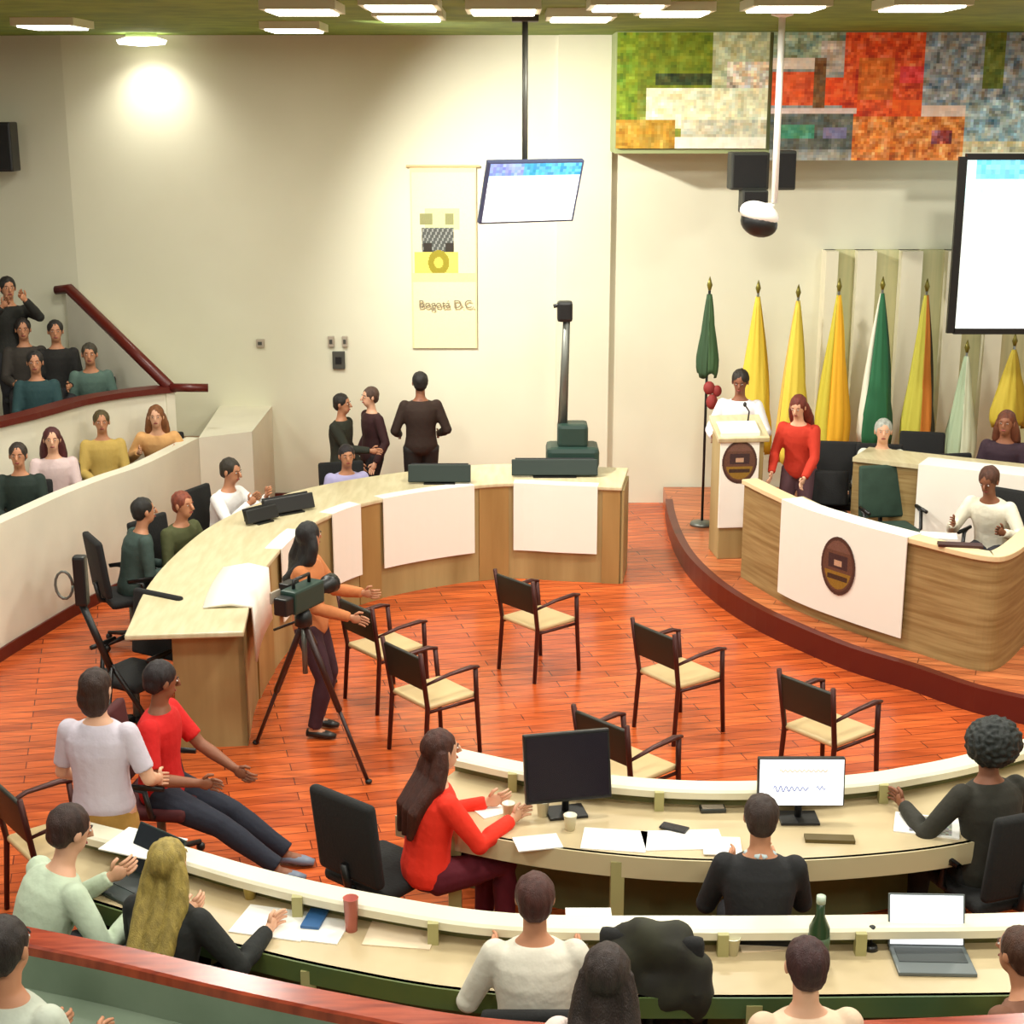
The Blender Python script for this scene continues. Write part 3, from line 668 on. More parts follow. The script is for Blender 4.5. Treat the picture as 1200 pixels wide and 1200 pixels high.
# ============================================================ lectern
g = G(863, 655, dpz)
t = thing('lectern', 'tall cream lectern with dark oval crest on its white front cloth', 'lectern', (g.x, g.y+.2, dpz), math.radians(6))
MB().box((0, 0, .6), (.42, .38, 1.2), bev=.01).build('body', M_oak, t)
MB().box((0, -.02, 1.26), (.50, .46, .05), Matrix.Rotation(math.radians(18), 3, 'X'), bev=.01).build('reading_top', M_top, t)
MB().box((-.03, -.2, .79), (.38, .02, .94), bev=.004).box((-.03, -.1, 1.29), (.38, .22, .01), Matrix.Rotation(math.radians(18), 3, 'X')).build('front_cloth', M_cloth, t)
crest_mesh('crest', t, (-.20, -.212, 1.18), (.14, -.212, 1.18), (-.20, -.212, .76), 70, crest_fn)
MB().tube([(.1, .05, 1.28), (.1, 0, 1.42), (.06, -.0, 1.48)], .008, 6).ell((.055, 0, 1.49), (.018, .018, .025)).build('microphone', M_black, t)
# ============================================================ flags
def flag(px, ytop, Y, cols, label, ybot=540, w=.17, base=dpz, slim=False):
    a = A(px, ytop, Y); H = a.z-base; t = thing('flag', label, 'flag', (a.x, Y, base), random.uniform(-.3, .3), 'flags on poles behind the platform')
    MB().tube([(0, 0, .05), (0, 0, H-.1)], .014, 8).build('pole', M_steel if not slim else M_black, t, True)
    MB().lathe((0, 0, 0), [(.03, 0), (.13, 0), (.12, .03), (.03, .05)]).build('base', M_dsteel, t, True)
    MB().lathe((0, 0, H-.13), [(.012, 0), (.02, .03), (.03, .06), (.002, .15)], 10).build('finial', mat('dark_brass', (120, 110, 40), .35, metal=.5), t, True)
    n = len(cols); hb = A(px, ybot, Y).z-base; zt = H-.16
    # draped cloth: pleated closed tube, one part per colour band (sector around the pole)
    for ci, (a0, a1, cc) in enumerate(cols):
        b = MB(); rings = 14; seg = max(6, int((a1-a0)*28)); n0 = 0; grid = []
        for j in range(rings+1):
            v = j/rings; z = zt+(hb-zt)*v; row = []
            for i in range(seg+1):
                th = -PI*1.0 + PI*2*(a0+(a1-a0)*i/seg)   # around, front is -Y
                rr = (.022+(w-.022)*min(1, v*1.25)**.9)*(1+.16*math.sin(th*9+v*3)+.07*math.sin(th*17+v*5))
                if v > .92: rr *= 1-.1*(v-.92)/.08
                row.append(b.b.verts.new((math.sin(th)*rr, -math.cos(th)*rr*.6, z+.03*math.sin(th*3)*v)))
            grid.append(row)
        for j in range(rings):
            for i in range(seg): b.b.faces.new((grid[j][i], grid[j+1][i], grid[j+1][i+1], grid[j][i+1]))
        o = b.build('flag_cloth', mat('flag_%d_%d_%d' % cc, cc, .7), t, True); md = o.modifiers.new('solid', 'SOLIDIFY'); md.thickness = .006
    return t
Yl, Or, Gn, Wt, Bk, Rd, Lg = (236, 206, 70), (242, 180, 40), (42, 110, 70), (240, 236, 215), (50, 46, 26), (160, 36, 30), (176, 196, 160)
flag(832, 326, 15.6, [(0, .5, (46, 74, 44)), (.5, 1, (64, 96, 58))], 'slim dark green flag on the dark pole left of the lectern', 440, .10, slim=True)
bpy.data.objects['flag']['group'] = ''
del bpy.data.objects['flag']['group']
flag(889, 330, 16.6, [(0, .62, Yl), (.62, 1, (214, 176, 40))], 'bright yellow flag directly behind the man at the lectern', 530, .19)
flag(936, 335, 16.6, [(0, .3, (232, 190, 90)), (.3, 1, (240, 214, 80))], 'yellow flag above the woman in red', 540, .18)
flag(984, 328, 16.5, [(0, .45, (206, 190, 60)), (.45, .75, Or), (.75, 1, Yl)], 'golden orange flag just right of the woman in red', 525, .17)
flag(1035, 326, 16.5, [(0, .35, Wt), (.35, .62, Gn), (.62, 1, (36, 84, 60))], 'dark green and white flag in the middle of the row', 520, .18)
flag(1087, 328, 16.5, [(0, .5, (198, 190, 70)), (.5, .66, (200, 120, 40)), (.66, 1, Bk)], 'yellow, brown and black flag second from the projection screen', 535, .17)
flag(1134, 400, 16.5, [(0, .5, Lg), (.5, 1, (214, 220, 190))], 'pale green flag below the left edge of the projection screen', 540, .15)
flag(1190, 392, 16.3, [(0, .5, (206, 182, 60)), (.5, 1, (180, 150, 40))], 'yellow flag below the projection screen at the right edge', 500, .2)
# red ribbon cluster on first flag
g = A(834, 458, 15.45); MBx = MB(); MBx.ell((-.03, 0, .03), (.06, .05, .07)).ell((.05, -.01, -.0), (.05, .04, .06)).ell((0, -.02, -.11), (.06, .05, .08)); 
o = MBx.build('ribbon', mat('flag_dark_red', (136, 40, 36), .7), bpy.data.objects['flag'], True); o.location = g-Vector(bpy.data.objects['flag'].location)
o.rotation_euler = (0, 0, 0)
# ============================================================ front desks
def desk_row(name, label, pts, capz, topz, w_cap, w_top, cap_m, fasc_m, posts_px, undposts, fh=.12):
    path = spline([G(x, y, capz) for x, y in pts], 6); c = path[0]
    t = thing(name, label, 'desk', (c.x, c.y, 0)); lp = [q-c for q in path]
    MB().sweep(lp, [(.03, 0), (.03, capz-.05), (.07, capz-.05), (.07, 0)]).build('modesty_panel', mat('olive_panel', (120, 122, 78), .6), t)
    MB().sweep(lp, [(0, capz-.05), (0, capz-.012), (.015, capz), (w_cap-.015, capz), (w_cap, capz-.012), (w_cap, capz-.05)]).build('cap_rail', cap_m, t)
    MB().sweep(lp, [(.07, topz-.03), (.07, topz), (w_top, topz), (w_top, topz-.03)]).build('desktop', mat('beige_desktop', (202, 184, 146), .35, col2=(190, 170, 132), scale=2), t)
    MB().sweep(lp, [(w_top-.02, topz-fh), (w_top-.02, topz-.0), (w_top+.01, topz-.0), (w_top+.01, topz-fh)]).build('fascia', fasc_m, t)
    dp_ = dense(path, 4)
    for px in posts_px:
        q = min(dp_, key=lambda p: abs(proj((p.x, p.y, capz))[0]-px)); i = dp_.index(q); tn = (dp_[min(i+1, len(dp_)-1)]-dp_[max(i-1, 0)]).normalized(); n_ = Vector((tn.y, -tn.x)); r = q-c
        MB().box((r.x+n_.x*(w_cap-.0), r.y+n_.y*(w_cap), (capz+topz)/2-.02), (.05, .05, capz-topz+.02)).build('rail_post', mat('tan_post', (170, 164, 110), .5), t)
    for px in undposts:
        q = min(dp_, key=lambda p: abs(proj((p.x, p.y, topz-.3))[0]-px)); i = dp_.index(q); tn = (dp_[min(i+1, len(dp_)-1)]-dp_[max(i-1, 0)]).normalized(); n_ = Vector((tn.y, -tn.x)); r = q-c
        MB().box((r.x+n_.x*(w_top-.03), r.y+n_.y*(w_top-.03), topz/2-.02), (.07, .09, topz-.03)).build('leg', mat('tan_post', (170, 164, 110)), t)
    return t, path
row1, path1 = desk_row('curved_desk', 'inner curved desk with cream cap rail, nearest the empty chairs', [(540, 876), (620, 893), (700, 905), (800, 913), (900, 913), (1000, 906), (1060, 897), (1125, 884), (1220, 858), (1330, 818)], .85, .73, .15, .72, M_white, mat('tan_fascia', (204, 190, 150), .45), (612, 775, 1020), (600, 742, 1070))
row2, path2 = desk_row('curved_desk', 'outer curved desk with wide cream cap rail, behind the red wooden rail', [(108, 962), (200, 985), (320, 1019), (450, 1047), (600, 1068), (810, 1071), (1000, 1070), (1220, 1066), (1400, 1048), (1560, 1020)], .85, .73, .15, .50, M_white, mat('olive_fascia', (92, 104, 50), .5, col2=(70, 96, 60), scale=2), (365, 520, 845, 1000), (420, 860), .10)
rp = spline([G(x, y, 1.05) for x, y in ((-70, 1058), (40, 1082), (150, 1104), (300, 1138), (430, 1164), (560, 1186), (720, 1196), (900, 1194), (1220, 1180), (1420, 1160), (1600, 1130))], 6)
tag(MB().sweep(rp, [(.02, 1.0), (.02, 1.04), (.032, 1.05), (.15, 1.05), (.16, 1.04), (.16, 1.0)]).build('balcony_rail', M_redwood), 'broad reddish wooden rail curving along the bottom of the photo', 'handrail')
struct(MB().sweep(rp, [(.10, 0), (.10, 1.0), (.16, 1.0), (.16, 0)]).build('wall_balcony', M_grey))
# grey counter sloping to the viewer below the rail
c = rp[0]
o = MB().sweep(rp, [(.16, .80), (.16, .84), (1.3, .84), (1.3, .80)]).build('grey_counter', M_grey); tag(o, 'grey green counter surface below the red wooden rail, bottom left', 'counter')
struct(MB().prism([(-9, .2)] + [(p.x, p.y-.2) for p in rp] + [(9, 3.4), (9, .2)], 0, .22).build('floor_balcony', mat('grey_carpet', (110, 104, 96), .9)))
# ============================================================ chairs
fdir = math.radians(38)
def make_chair():
    t = thing('tablet_armchair', 'x', 'chair', (0, 0, 0), 0, 'empty black chairs in the middle of the floor')   # local +Y = facing
    MB().box((0, .01, .44), (.44, .43, .035), bev=.015).build('seat', M_beige, t, True)
    b = MB(); R = Matrix.Rotation(math.radians(8), 3, 'X')
    b.box((0, -.235, .70), (.46, .028, .25), R, bev=.012).build('backrest', mat('black_olive_shell', (34, 32, 20), .5), t, True)
    for s in (-1, 1):
        MB().tube([(s*.22, -.235, 0), (s*.215, -.20, .44), (s*.22, -.225, .6), (s*.23, -.265, .86)], [.016, .018, .018, .017], 8).build('leg', M_brown, t, True)
        MB().tube([(s*.235, .24, 0), (s*.23, .215, .44), (s*.24, .2, .655)], [.016, .018, .018], 8).build('leg', M_brown, t, True)
        MB().tube([(s*.225, -.22, .62), (s*.255, -.05, .665), (s*.255, .15, .675), (s*.245, .22, .66)], [.014, .02, .026, .018], 8, flat=.6).build('armrest', M_brown, t, True)
        MB().tube([(s*.218, -.19, .41), (s*.228, .21, .41)], .012, 6).build('side_rail', M_brown, t, True)
    return t
ch = make_chair(); first = True
for px, py, lb in ((448, 746, 'empty black armchair, left one on the open floor, right of the camera tripod'), (580, 667, 'empty black armchair farthest back, in front of the back desk'), (741, 724, 'empty black armchair in the middle of the open floor'), (913, 784, 'empty black armchair rightmost on the open floor, behind the white sign'), (672, 826, 'empty black armchair partly hidden behind the black monitor and inner desk'), (396, 696, 'dark armchair directly behind the tripod, beside the back desk'), (-14, 905, 'armchair with tan seat at the left edge of the photo, left of the standing woman')):
    g = G(px, py, .86); o = ch if first else copy_tree(ch); first = False
    rz = fdir - PI/2 + random.uniform(-.08, .08)
    off = rotz((-.23, -.265, 0), rz); o.location = (g.x-off.x, g.y-off.y, 0); o.rotation_euler = (0, 0, rz); o['label'] = lb
OC = {}
def make_office(key, m, low=False):
    t = thing('office_chair', 'x', 'chair', (0, 0, 0), 0, None)
    MB().box((0, .0, .44), (.48, .46, .07), bev=.03).build('seat', m, t, True)
    b = MB(); R = Matrix.Rotation(math.radians(7), 3, 'X')
    b.box((0, -.27, .75 if not low else .68), (.46, .06, .50 if not low else .34), R, bev=.028).build('backrest', m, t, True)
    MB().tube([(0, -.12, .40), (0, -.27, .44), (0, -.30, .6)], .022, 8).build('back_bracket', M_black, t, True)
    MB().tube([(0, 0, .08), (0, 0, .41)], .028, 10).build('gas_column', M_dsteel, t, True)
    for i in range(5):
        a_ = 2*PI*i/5; o = MB().tube([(0, 0, .10), (math.cos(a_)*.27, math.sin(a_)*.27, .065)], [.028, .016], 8).build('leg', M_black, t, True)
        MB().ell((math.cos(a_)*.27, math.sin(a_)*.27, .03), (.028, .028, .03)).build('caster', M_black, o, True)
    if not low:
        for s in (-1, 1): MB().tube([(s*.2, .05, .42), (s*.27, .05, .46), (s*.275, .02, .62), (s*.275, -.1, .645), (s*.275, .14, .645)], .018, 8).build('armrest', M_black, t, True)
    return t
def office(loc, rz, label, kind='black', group=None, low=False):
    key = (kind, low); m = {'black': M_blackfab, 'green': mat('dark_green_fabric', (34, 56, 44), .8, col2=(48, 72, 58), scale=5), 'red': mat('dark_red_fabric', (70, 12, 16), .8), 'grey': mat('grey_fabric', (72, 72, 66), .85)}[kind]
    if key not in OC: OC[key] = make_office(key, m, low); t = OC[key]
    else: t = copy_tree(OC[key])
    t.location = loc; t.rotation_euler = (0, 0, rz); t['label'] = label; t['category'] = 'chair'
    if group: t['group'] = group
    elif 'group' in t: del t['group']
    return t
R_ = math.radians
def seat_for(p, label, kind='black', low=False, back=.02, dz=0, group=None):
    l = p.location; off = rotz((0, -back, 0), p.rotation_euler.z)
    return office((l.x+off.x, l.y+off.y, l.z+dz), p.rotation_euler.z, label, kind, group, low)
# ============================================================ people on the floor
P = person
P('woman standing with her back to the camera in a pale lilac T-shirt, dark hair, left', (112, 784), k=.95, rz=R_(-8), top=(205, 196, 208), sleeve='short', bottom=(170, 130, 60), skirt=True, hair=(40, 22, 14), style='bob', skin='light', hl=(-.2, .25, .95), hr=(.24, .22, .98), headyaw=R_(-10), fine=True)
p = P('seated man in a bright red shirt with dark trousers, legs stretched towards the chairs', (188, 776), sit=True, rz=R_(-98), lean=R_(2), top=(205, 22, 20), sleeve='short', bottom=(30, 34, 48), hair=(26, 18, 20), skin='brown', hl=(-.16, .4, .60), hr=(.2, .3, .66), fl=(-.12, .72, .09), fr=(.14, .80, .09), headyaw=R_(40), headpitch=R_(-12), fine=True, shoes=(120, 130, 150))
seat_for(p, 'dark red chair under the man in the red shirt', 'red')
p = P('camera operator with long black hair and orange-sleeved top behind the tripod', (362, 612), k=.94, rz=R_(-100), top=(196, 120, 70), sleeve='long', bottom=(60, 30, 40), hair=(20, 18, 18), style='long', skin='tan', hl=(-.16, .38, 1.12), hr=(.14, .36, 1.02), headyaw=R_(60))
# tripod + camera
c = G(355, 712, 1.22); fz = [G(300, 872, 0), G(432, 918, 0), G(392, 800, 0)]
t = thing('tripod', 'black camera tripod with spread legs in front of the curved desk', 'tripod', (c.x, c.y, 0))
top = Vector((0, 0, 1.12))
for q in fz:
    q = q-Vector((c.x, c.y, 0)); mid = top.lerp(q, .55)
    o = MB().tube([top, mid], .022, 8).tube([mid-(mid-top)*.1, q], .014, 8).build('leg', mat('dark_tripod', (52, 26, 22), .4), t, True); MB().ell(q+Vector((0, 0, .015)), (.025, .025, .018)).build('foot', M_black, o, True)
MB().lathe((0, 0, 1.08), [(.03, 0), (.06, .02), (.06, .08), (.035, .14)]).build('head', M_black, t, True)
MB().tube([(0, 0, .75), (0, 0, 1.12)], .018, 8).build('column', M_dsteel, t, True)
MB().tube([(0, 0, 1.14), (-.22, .12, 1.02)], .01, 6).build('pan_handle', M_black, t, True)
t = thing('video_camera', 'dark professional video camera mounted on the black tripod', 'camera', (c.x, c.y, 1.22), R_(-28))
t.scale = (.8, .8, .8); MB().box((0, 0, .10), (.16, .42, .2), bev=.02).build('body', M_teal, t)
MB().tube([(0, .2, .10), (0, .34, .10), (0, .36, .10), (0, .44, .10)], [.06, .06, .08, .085], 14).build('lens', M_black, t, True)
MB().tube([(0, -.12, .2), (0, -.12, .27), (0, .1, .27), (0, .1, .2)], .016, 8).build('handle', M_black, t, True)
MB().box((-.12, -.02, .17), (.1, .16, .09), bev=.01).build('viewfinder', M_black, t)
MB().box((-.16, -.16, .12), (.02, .14, .10), bev=.005).build('side_screen', mat('grey_plate', (0, 0, 0)), t)
MB().box((0, -.26, .09), (.13, .12, .15), bev=.015).build('battery', M_black, t)
# second tripod at the left
c = G(128, 742, .9); t = thing('light_stand', 'black stand with upright slim lamp head near the left parapet', 'stand', (c.x, c.y, 0))
a = A(95, 700, c.y); tp = A(95, 655, c.y)-Vector(t.location); lo = A(95, 705, c.y)-Vector(t.location)
MB().tube([lo, (0, 0, .62)], .028, 8).build('boom', M_black, t, True)
for s in range(3):
    an = 2*PI*s/3+.5; MB().tube([(0, 0, .66), (math.cos(an)*.32, math.sin(an)*.32, .02)], .018, 8).build('leg', M_black, t, True)
MB().box((lo+tp)/2, (.09, .09, (tp-lo).length+.05), bev=.02).build('lamp_head', M_black, t)
g_ = lo+Vector((-.11, 0, .12)); MB().tube([g_+Vector((math.cos(2*PI*i/14)*.06, 0, math.sin(2*PI*i/14)*.1)) for i in range(15)], .010, 6).build('ring_grip', M_dsteel, t, True)
g = G(150, 742, .8); office((g.x, g.y+.1, 0), R_(150), 'black office chair between the lamp stand and the man in red', 'black')
g = G(152, 705, .6); office((g.x+.05, g.y+.9, 0), R_(120), 'dark red low chair behind the black office chair, near the desk end', 'red', low=True)
# far back
P('man standing behind the back desk in a dark brown leather jacket', (492, 436), k=1.0, rz=R_(8), top=(44, 26, 16), bottom=(40, 36, 34), hair=(22, 18, 16), skin='brown', hl=(-.22, .2, 1.0), hr=(.22, .2, 1.0), open_collar=(30, 22, 18))
P('person in a dark jacket standing at the back left, facing right', (401, 462), k=.91, rz=R_(-110), top=(42, 44, 34), bottom=(30, 30, 30), hair=(30, 24, 20), skin='tan', open_collar=(190, 186, 170), hr=(.1, .4, 1.1))
P('person in a dark wine suit with pale face standing between the two other men', (433, 454), k=.91, rz=R_(120), top=(52, 22, 24), bottom=(30, 26, 30), hair=(70, 50, 40), skin='light', open_collar=(236, 214, 200))
p = P('seated person in a lilac shirt at the back curved desk', (406, 522), sit=True, k=.95, rz=R_(195), lean=R_(8), top=(178, 172, 214), bottom=(30, 30, 50), hair=(28, 22, 26), skin='tan')
seat_for(p, 'black office chair of the person in lilac')
p = P('seated man in a white shirt at the left end of the curved desk', (270, 538), sit=True, rz=R_(-115), lean=R_(10), top=(240, 238, 236), bottom=(60, 60, 66), hair=(40, 34, 26), skin='tan', hl=(-.14, .4, .95), hr=(.14, .4, .95), headpitch=R_(-10))
seat_for(p, 'black high-backed chair of the man in the white shirt')
p = P('seated person with reddish brown hair in an olive jacket at the left of the desk', (214, 577), sit=True, k=.97, rz=R_(-120), lean=R_(10), top=(74, 78, 44), bottom=(40, 40, 36), hair=(110, 52, 34), skin='tan', hl=(-.14, .38, .75), hr=(.14, .36, .75))
seat_for(p, 'black office chair of the person in olive')
p = P('seated person with short black hair in a dark teal jacket, leftmost at the curved desk', (168, 584), sit=True, k=.97, rz=R_(-60), lean=R_(12), top=(58, 76, 70), bottom=(28, 28, 34), hair=(24, 22, 20), skin='tan')
seat_for(p, 'black office chair of the person in teal')
# gallery, lower row
GL = 'people seated in the gallery'
for px, py, kw in ((20, 520, dict(label='gallery spectator in dark green at the left edge, lower row', top=(30, 44, 38), hair=(40, 30, 22), rz=R_(-172))),
                   (60, 502, dict(label='gallery spectator with long maroon-brown hair and pinkish white top', top=(214, 190, 188), hair=(66, 22, 24), style='long', rz=R_(-165), skin='light', sleeve='short')),
                   (118, 482, dict(label='gallery spectator in mustard yellow with dark hair', top=(190, 160, 84), hair=(70, 58, 30), rz=R_(-165))),
                   (182, 476, dict(label='gallery spectator in peach leaning on the parapet, brown hair', top=(222, 170, 110), hair=(110, 66, 34), rz=R_(-172), style='long', skin='light', lean=R_(20), hl=(-.2, .28, .80), hr=(.2, .28, .80)))):
    p = P(head_px=(px, py), floor=T1, sit=True, k=.95, group=GL, bottom=(50, 44, 40), **kw); seat_for(p, 'gallery seat under the ' + kw['label'].replace('gallery spectator ', 'spectator ').split(',')[0], 'black', True, group='seats in the gallery')
for px, py, st, kw in ((8, 325, False, dict(label='spectator in black standing highest in the upper gallery, left edge', top=(34, 34, 30), hair=(26, 22, 18), rz=R_(-150), hl=(-.1, .35, 1.5), hr=(.15, .38, 1.45))),
                   (64, 376, True, dict(label='spectator in black seated in the upper gallery below the standing one', top=(30, 28, 26), hair=(24, 20, 18), rz=R_(-165))),
                   (26, 374, True, dict(label='spectator in charcoal brown seated at the far left of the upper gallery', top=(58, 52, 46), hair=(36, 30, 26), rz=R_(-165))),
                   (40, 412, True, dict(label='spectator in dark teal jacket just above the red rail', top=(36, 66, 68), hair=(30, 26, 24), rz=R_(-168))),
                   (104, 403, True, dict(label='spectator in grey teal jacket nearest the stair rail', top=(82, 106, 96), hair=(50, 44, 34), rz=R_(-168), lean=R_(12), fl=(-.13, .4, .09)))):
    p = P(head_px=(px, py), floor=(T2 if py > 390 else T3), sit=st, k=(.97 if st else 1.0), group=GL, bottom=(40, 40, 44), **kw)
    if st: seat_for(p, 'upper gallery seat under the ' + kw['label'].split(' seated')[0].split(' just')[0].split(' nearest')[0], 'black', True, group='seats in the gallery')
# dais
P('man in a white shirt standing at the lectern, looking down', (868, 434), floor=dpz, k=1.0, rz=R_(165), top=(240, 234, 236), bottom=(60, 58, 60), hair=(30, 22, 16), skin='brown', hl=(-.22, .32, 1.08), hr=(.22, .32, 1.08), headpitch=R_(-18), lean=R_(4))
P('woman in a red top with red-brown hair standing behind the platform desk', (936, 464), floor=dpz, k=.93, rz=R_(150), top=(196, 52, 30), bottom=(90, 60, 66), hair=(96, 34, 22), style='long', skin='light', lean=R_(12), hl=(-.18, .36, .9), hr=(.2, .3, .9), headpitch=R_(-20))
office((G(1046, 590, .9).x, G(1046, 590, .9).y, dpz), R_(188), 'rounded dark green chair back behind the platform desk', 'green')
p = P('man in a white shirt leaning on the platform desk, looking down to the left', (1160, 548), floor=dpz, sit=True, rz=R_(140), lean=R_(20), top=(240, 234, 214), bottom=(50, 50, 60), hair=(70, 40, 28), skin='brown', headpitch=R_(-25), hl=(-.25, .42, .8), hr=(.2, .42, .8))
seat_for(p, 'black office chair of the man leaning on the platform desk')
p = P('person in dark purple seated behind the inner bench, right edge', (1180, 482), floor=dpz+.15, sit=True, rz=R_(150), lean=R_(8), top=(50, 30, 42), bottom=(40, 30, 40), hair=(84, 40, 20), skin='brown', style='long')
seat_for(p, 'black office chair of the person in purple', dz=-.15)
p = P('grey-haired person in white seated behind the inner bench, below the green flag', (1036, 492), floor=dpz, sit=True, rz=R_(170), lean=R_(6), top=(222, 226, 214), bottom=(60, 60, 60), hair=(150, 152, 144), skin='light')
seat_for(p, 'black chair of the grey-haired person')
for px, py, lb in ((1082, 518, 'empty black chair behind the inner bench below the brown and black flag'), (985, 530, 'dark chair behind the platform beside the woman in red'), (1128, 545, 'low dark chair below the pale green flag')):
    g = G(px, py, dpz+.95); office((g.x, g.y, dpz), R_(180+random.uniform(-15, 15)), lb, 'black')
g = G(968, 592, dpz+.6); office((g.x+.0, g.y+.1, dpz), R_(170), 'dark low chair just behind the cream edge of the platform desk', 'black', low=True)
# row 1 people
p = P('long-haired woman in a vivid orange-red top at the inner desk', (517, 856), sit=True, k=.98, rz=R_(-62), lean=R_(8), top=(240, 48, 24), bottom=(90, 10, 30), hair=(58, 24, 14), style='long', skin='light', hl=(-.1, .42, .78), hr=(.16, .44, .78), fine=True)
oc_ = office((G(448, 930, .9).x, G(448, 930, .9).y, 0), R_(-40), 'black office chair directly left of the woman in orange-red', 'black')
p = P('man in black with pale blue collar at the inner desk, seen from behind', (893, 932), sit=True, k=.98, rz=R_(-5), lean=R_(8), top=(26, 26, 28), bottom=(30, 30, 36), hair=(44, 30, 24), skin='tan', open_collar=(196, 212, 214), collar_k=1.8, hl=(-.14, .36, .78), hr=(.12, .4, .78), fine=True)
seat_for(p, 'black low-backed chair of the man with the pale blue collar', low=True)
p = P('person with very full black hair at the right end of the inner desk', (1160, 850), sit=True, k=1.0, rz=R_(20), lean=R_(6), top=(46, 44, 36), bottom=(30, 30, 30), hair=(26, 30, 28), style='afro', skin='brown', fine=True, hl=(-.3, .36, .78))
seat_for(p, 'black office chair at the right end of the inner desk')
bpy.context.view_layer.update()
for q_ in [c_ for c_ in oc_.children if c_.name.startswith('armrest')]: bpy.data.objects.remove(q_)
# row 2 people
p = P('man in a white shirt at the outer desk, seen from behind', (627, 1024), sit=True, k=1.0, rz=R_(0), lean=R_(4), top=(226, 220, 204), bottom=(40, 40, 50), hair=(64, 34, 28), skin='tan', sleeve='long', hl=(-.2, .3, .77), hr=(.22, .3, .77), fine=True)
seat_for(p, 'black low-backed chair of the man in white at the outer desk', low=True, back=-.05)
p = P('man in a pale green shirt leaning over the outer desk at the far left', (80, 946), sit=True, k=1.03, rz=R_(-48), lean=R_(24), top=(196, 212, 186), bottom=(40, 44, 50), hair=(44, 26, 20), skin='light', hl=(-.1, .48, .80), hr=(.22, .46, .79), headpitch=R_(-18), fine=True)
seat_for(p, 'black office chair of the man in pale green', low=True)
p = P('woman with long dark blonde hair in a black jacket at the outer desk', (197, 984), sit=True, k=.98, rz=R_(-22), lean=R_(8), top=(28, 30, 28), bottom=(30, 30, 36), hair=(140, 122, 60), style='verylong', skin='light', hl=(-.12, .34, .78), hr=(.34, .36, .78), fine=True)
seat_for(p, 'dark chair of the blonde woman', low=True, back=-.02)
g = G(772, 1100, .8); t = office((g.x, g.y, 0), R_(-12), 'office chair with a dark olive coat over its back, beside the man in white', 'black')
b = MB(); b.box((0, 0, 0), (.44, .15, .36), bev=.07).ell((.0, .02, .15), (.2, .1, .1)).ell((-.19, 0, -.02), (.06, .08, .17)).ell((.20, 0, -.04), (.07, .08, .19))
me = remesh(b, .02, 4, 'coat')
for v in me.vertices: v.co += Vector((0, 0, 1))*0 + v.co.normalized()*noise.noise(v.co*9)*.035
me.materials.append(mat('olive_coat', (50, 50, 34), .8, col2=(34, 32, 26), scale=6)); o = link('coat', me); off = rotz((0, -.29, 0), R_(-12)); o.location = (g.x+off.x, g.y+off.y, .80); o.rotation_euler = (0, 0, R_(-12))
for q in me.polygons: q.use_smooth = True
tag(o, 'dark olive padded coat draped over an office chair back', 'coat')
# front people
FB = .22
P('dark-haired person in pale pink seen from behind at the bottom, below the coat', (712, 1108), floor=FB, sit=True, k=1.0, rz=R_(-10), lean=R_(5), top=(232, 212, 204), bottom=(40, 40, 44), hair=(40, 28, 24), style='long', skin='light', fine=True)
P('dark-haired person in peach at the bottom, below the green bottle', (946, 1100), floor=FB-.12, sit=True, k=.98, rz=R_(5), lean=R_(8), top=(224, 196, 168), bottom=(40, 40, 44), hair=(48, 22, 22), style='short', skin='light', fine=True)
P('person with black hair cut off by the bottom left corner', (4, 1076), floor=FB, sit=True, k=1.05, rz=R_(-20), top=(190, 196, 180), bottom=(40, 40, 44), hair=(30, 20, 16), style='short', skin='tan', fine=True)
p = P('person with brown hair at the right edge behind the white laptop', (1196, 1088), sit=True, k=.95, rz=R_(30), lean=R_(25), top=(120, 80, 60), bottom=(40, 40, 44), hair=(60, 34, 20), skin='tan', fine=True)
# ============================================================ things on the desks
def on(px, py, z=.73): return G(px, py, z)
def paper(px, py, w, h, rz, label, z=.73, m=None, th=.006, group='papers on the front desks', name='paper_sheet', cat='paper'):
    g = on(px, py, z); o = MB().box((0, 0, th/2), (w, h, th)).build(name, m or M_paper); o.location = g; o.rotation_euler = (0, 0, R_(rz)); tag(o, label, cat, group); return o
def laptop(px, py, rz, label, z=.73, w=.35, lit=True, base=None, back=False, open_=105):
    g = on(px, py, z); t = thing('laptop', label, 'laptop', g, R_(rz))
    MB().box((0, 0, .010), (w, .24, .018), bev=.005).build('base', base or mat('laptop_grey', (100, 108, 108), .4), t)
    MB().box((0, .03, .0205), (w*.88, .12, .003)).build('keyboard', mat('laptop_keys', (62, 68, 68), .5), t)
    R = Matrix.Rotation(R_(-(open_-90)), 3, 'X'); Z = R @ Vector((0, 0, 1))
    c0 = Vector((0, .12, .015))+Z*.12; MB().box(c0, (w, .010, .24), R, bev=.004).build('lid', base or mat('laptop_grey', (0, 0, 0)), t)
    MB().box(c0+R @ Vector((0, -.006, .0)), (w*.95, .003, .225), R).build('display', M_scr if lit else mat('off_screen', (30, 34, 40), .2), t); return t
laptop(1092, 1128, -2, 'open laptop with glowing white screen and grey keyboard on the outer desk')
laptop(150, 1042, -38, 'open dark laptop between the man in pale green and the blonde woman', lit=False, base=mat('laptop_dark', (44, 56, 54), .4), open_=120)
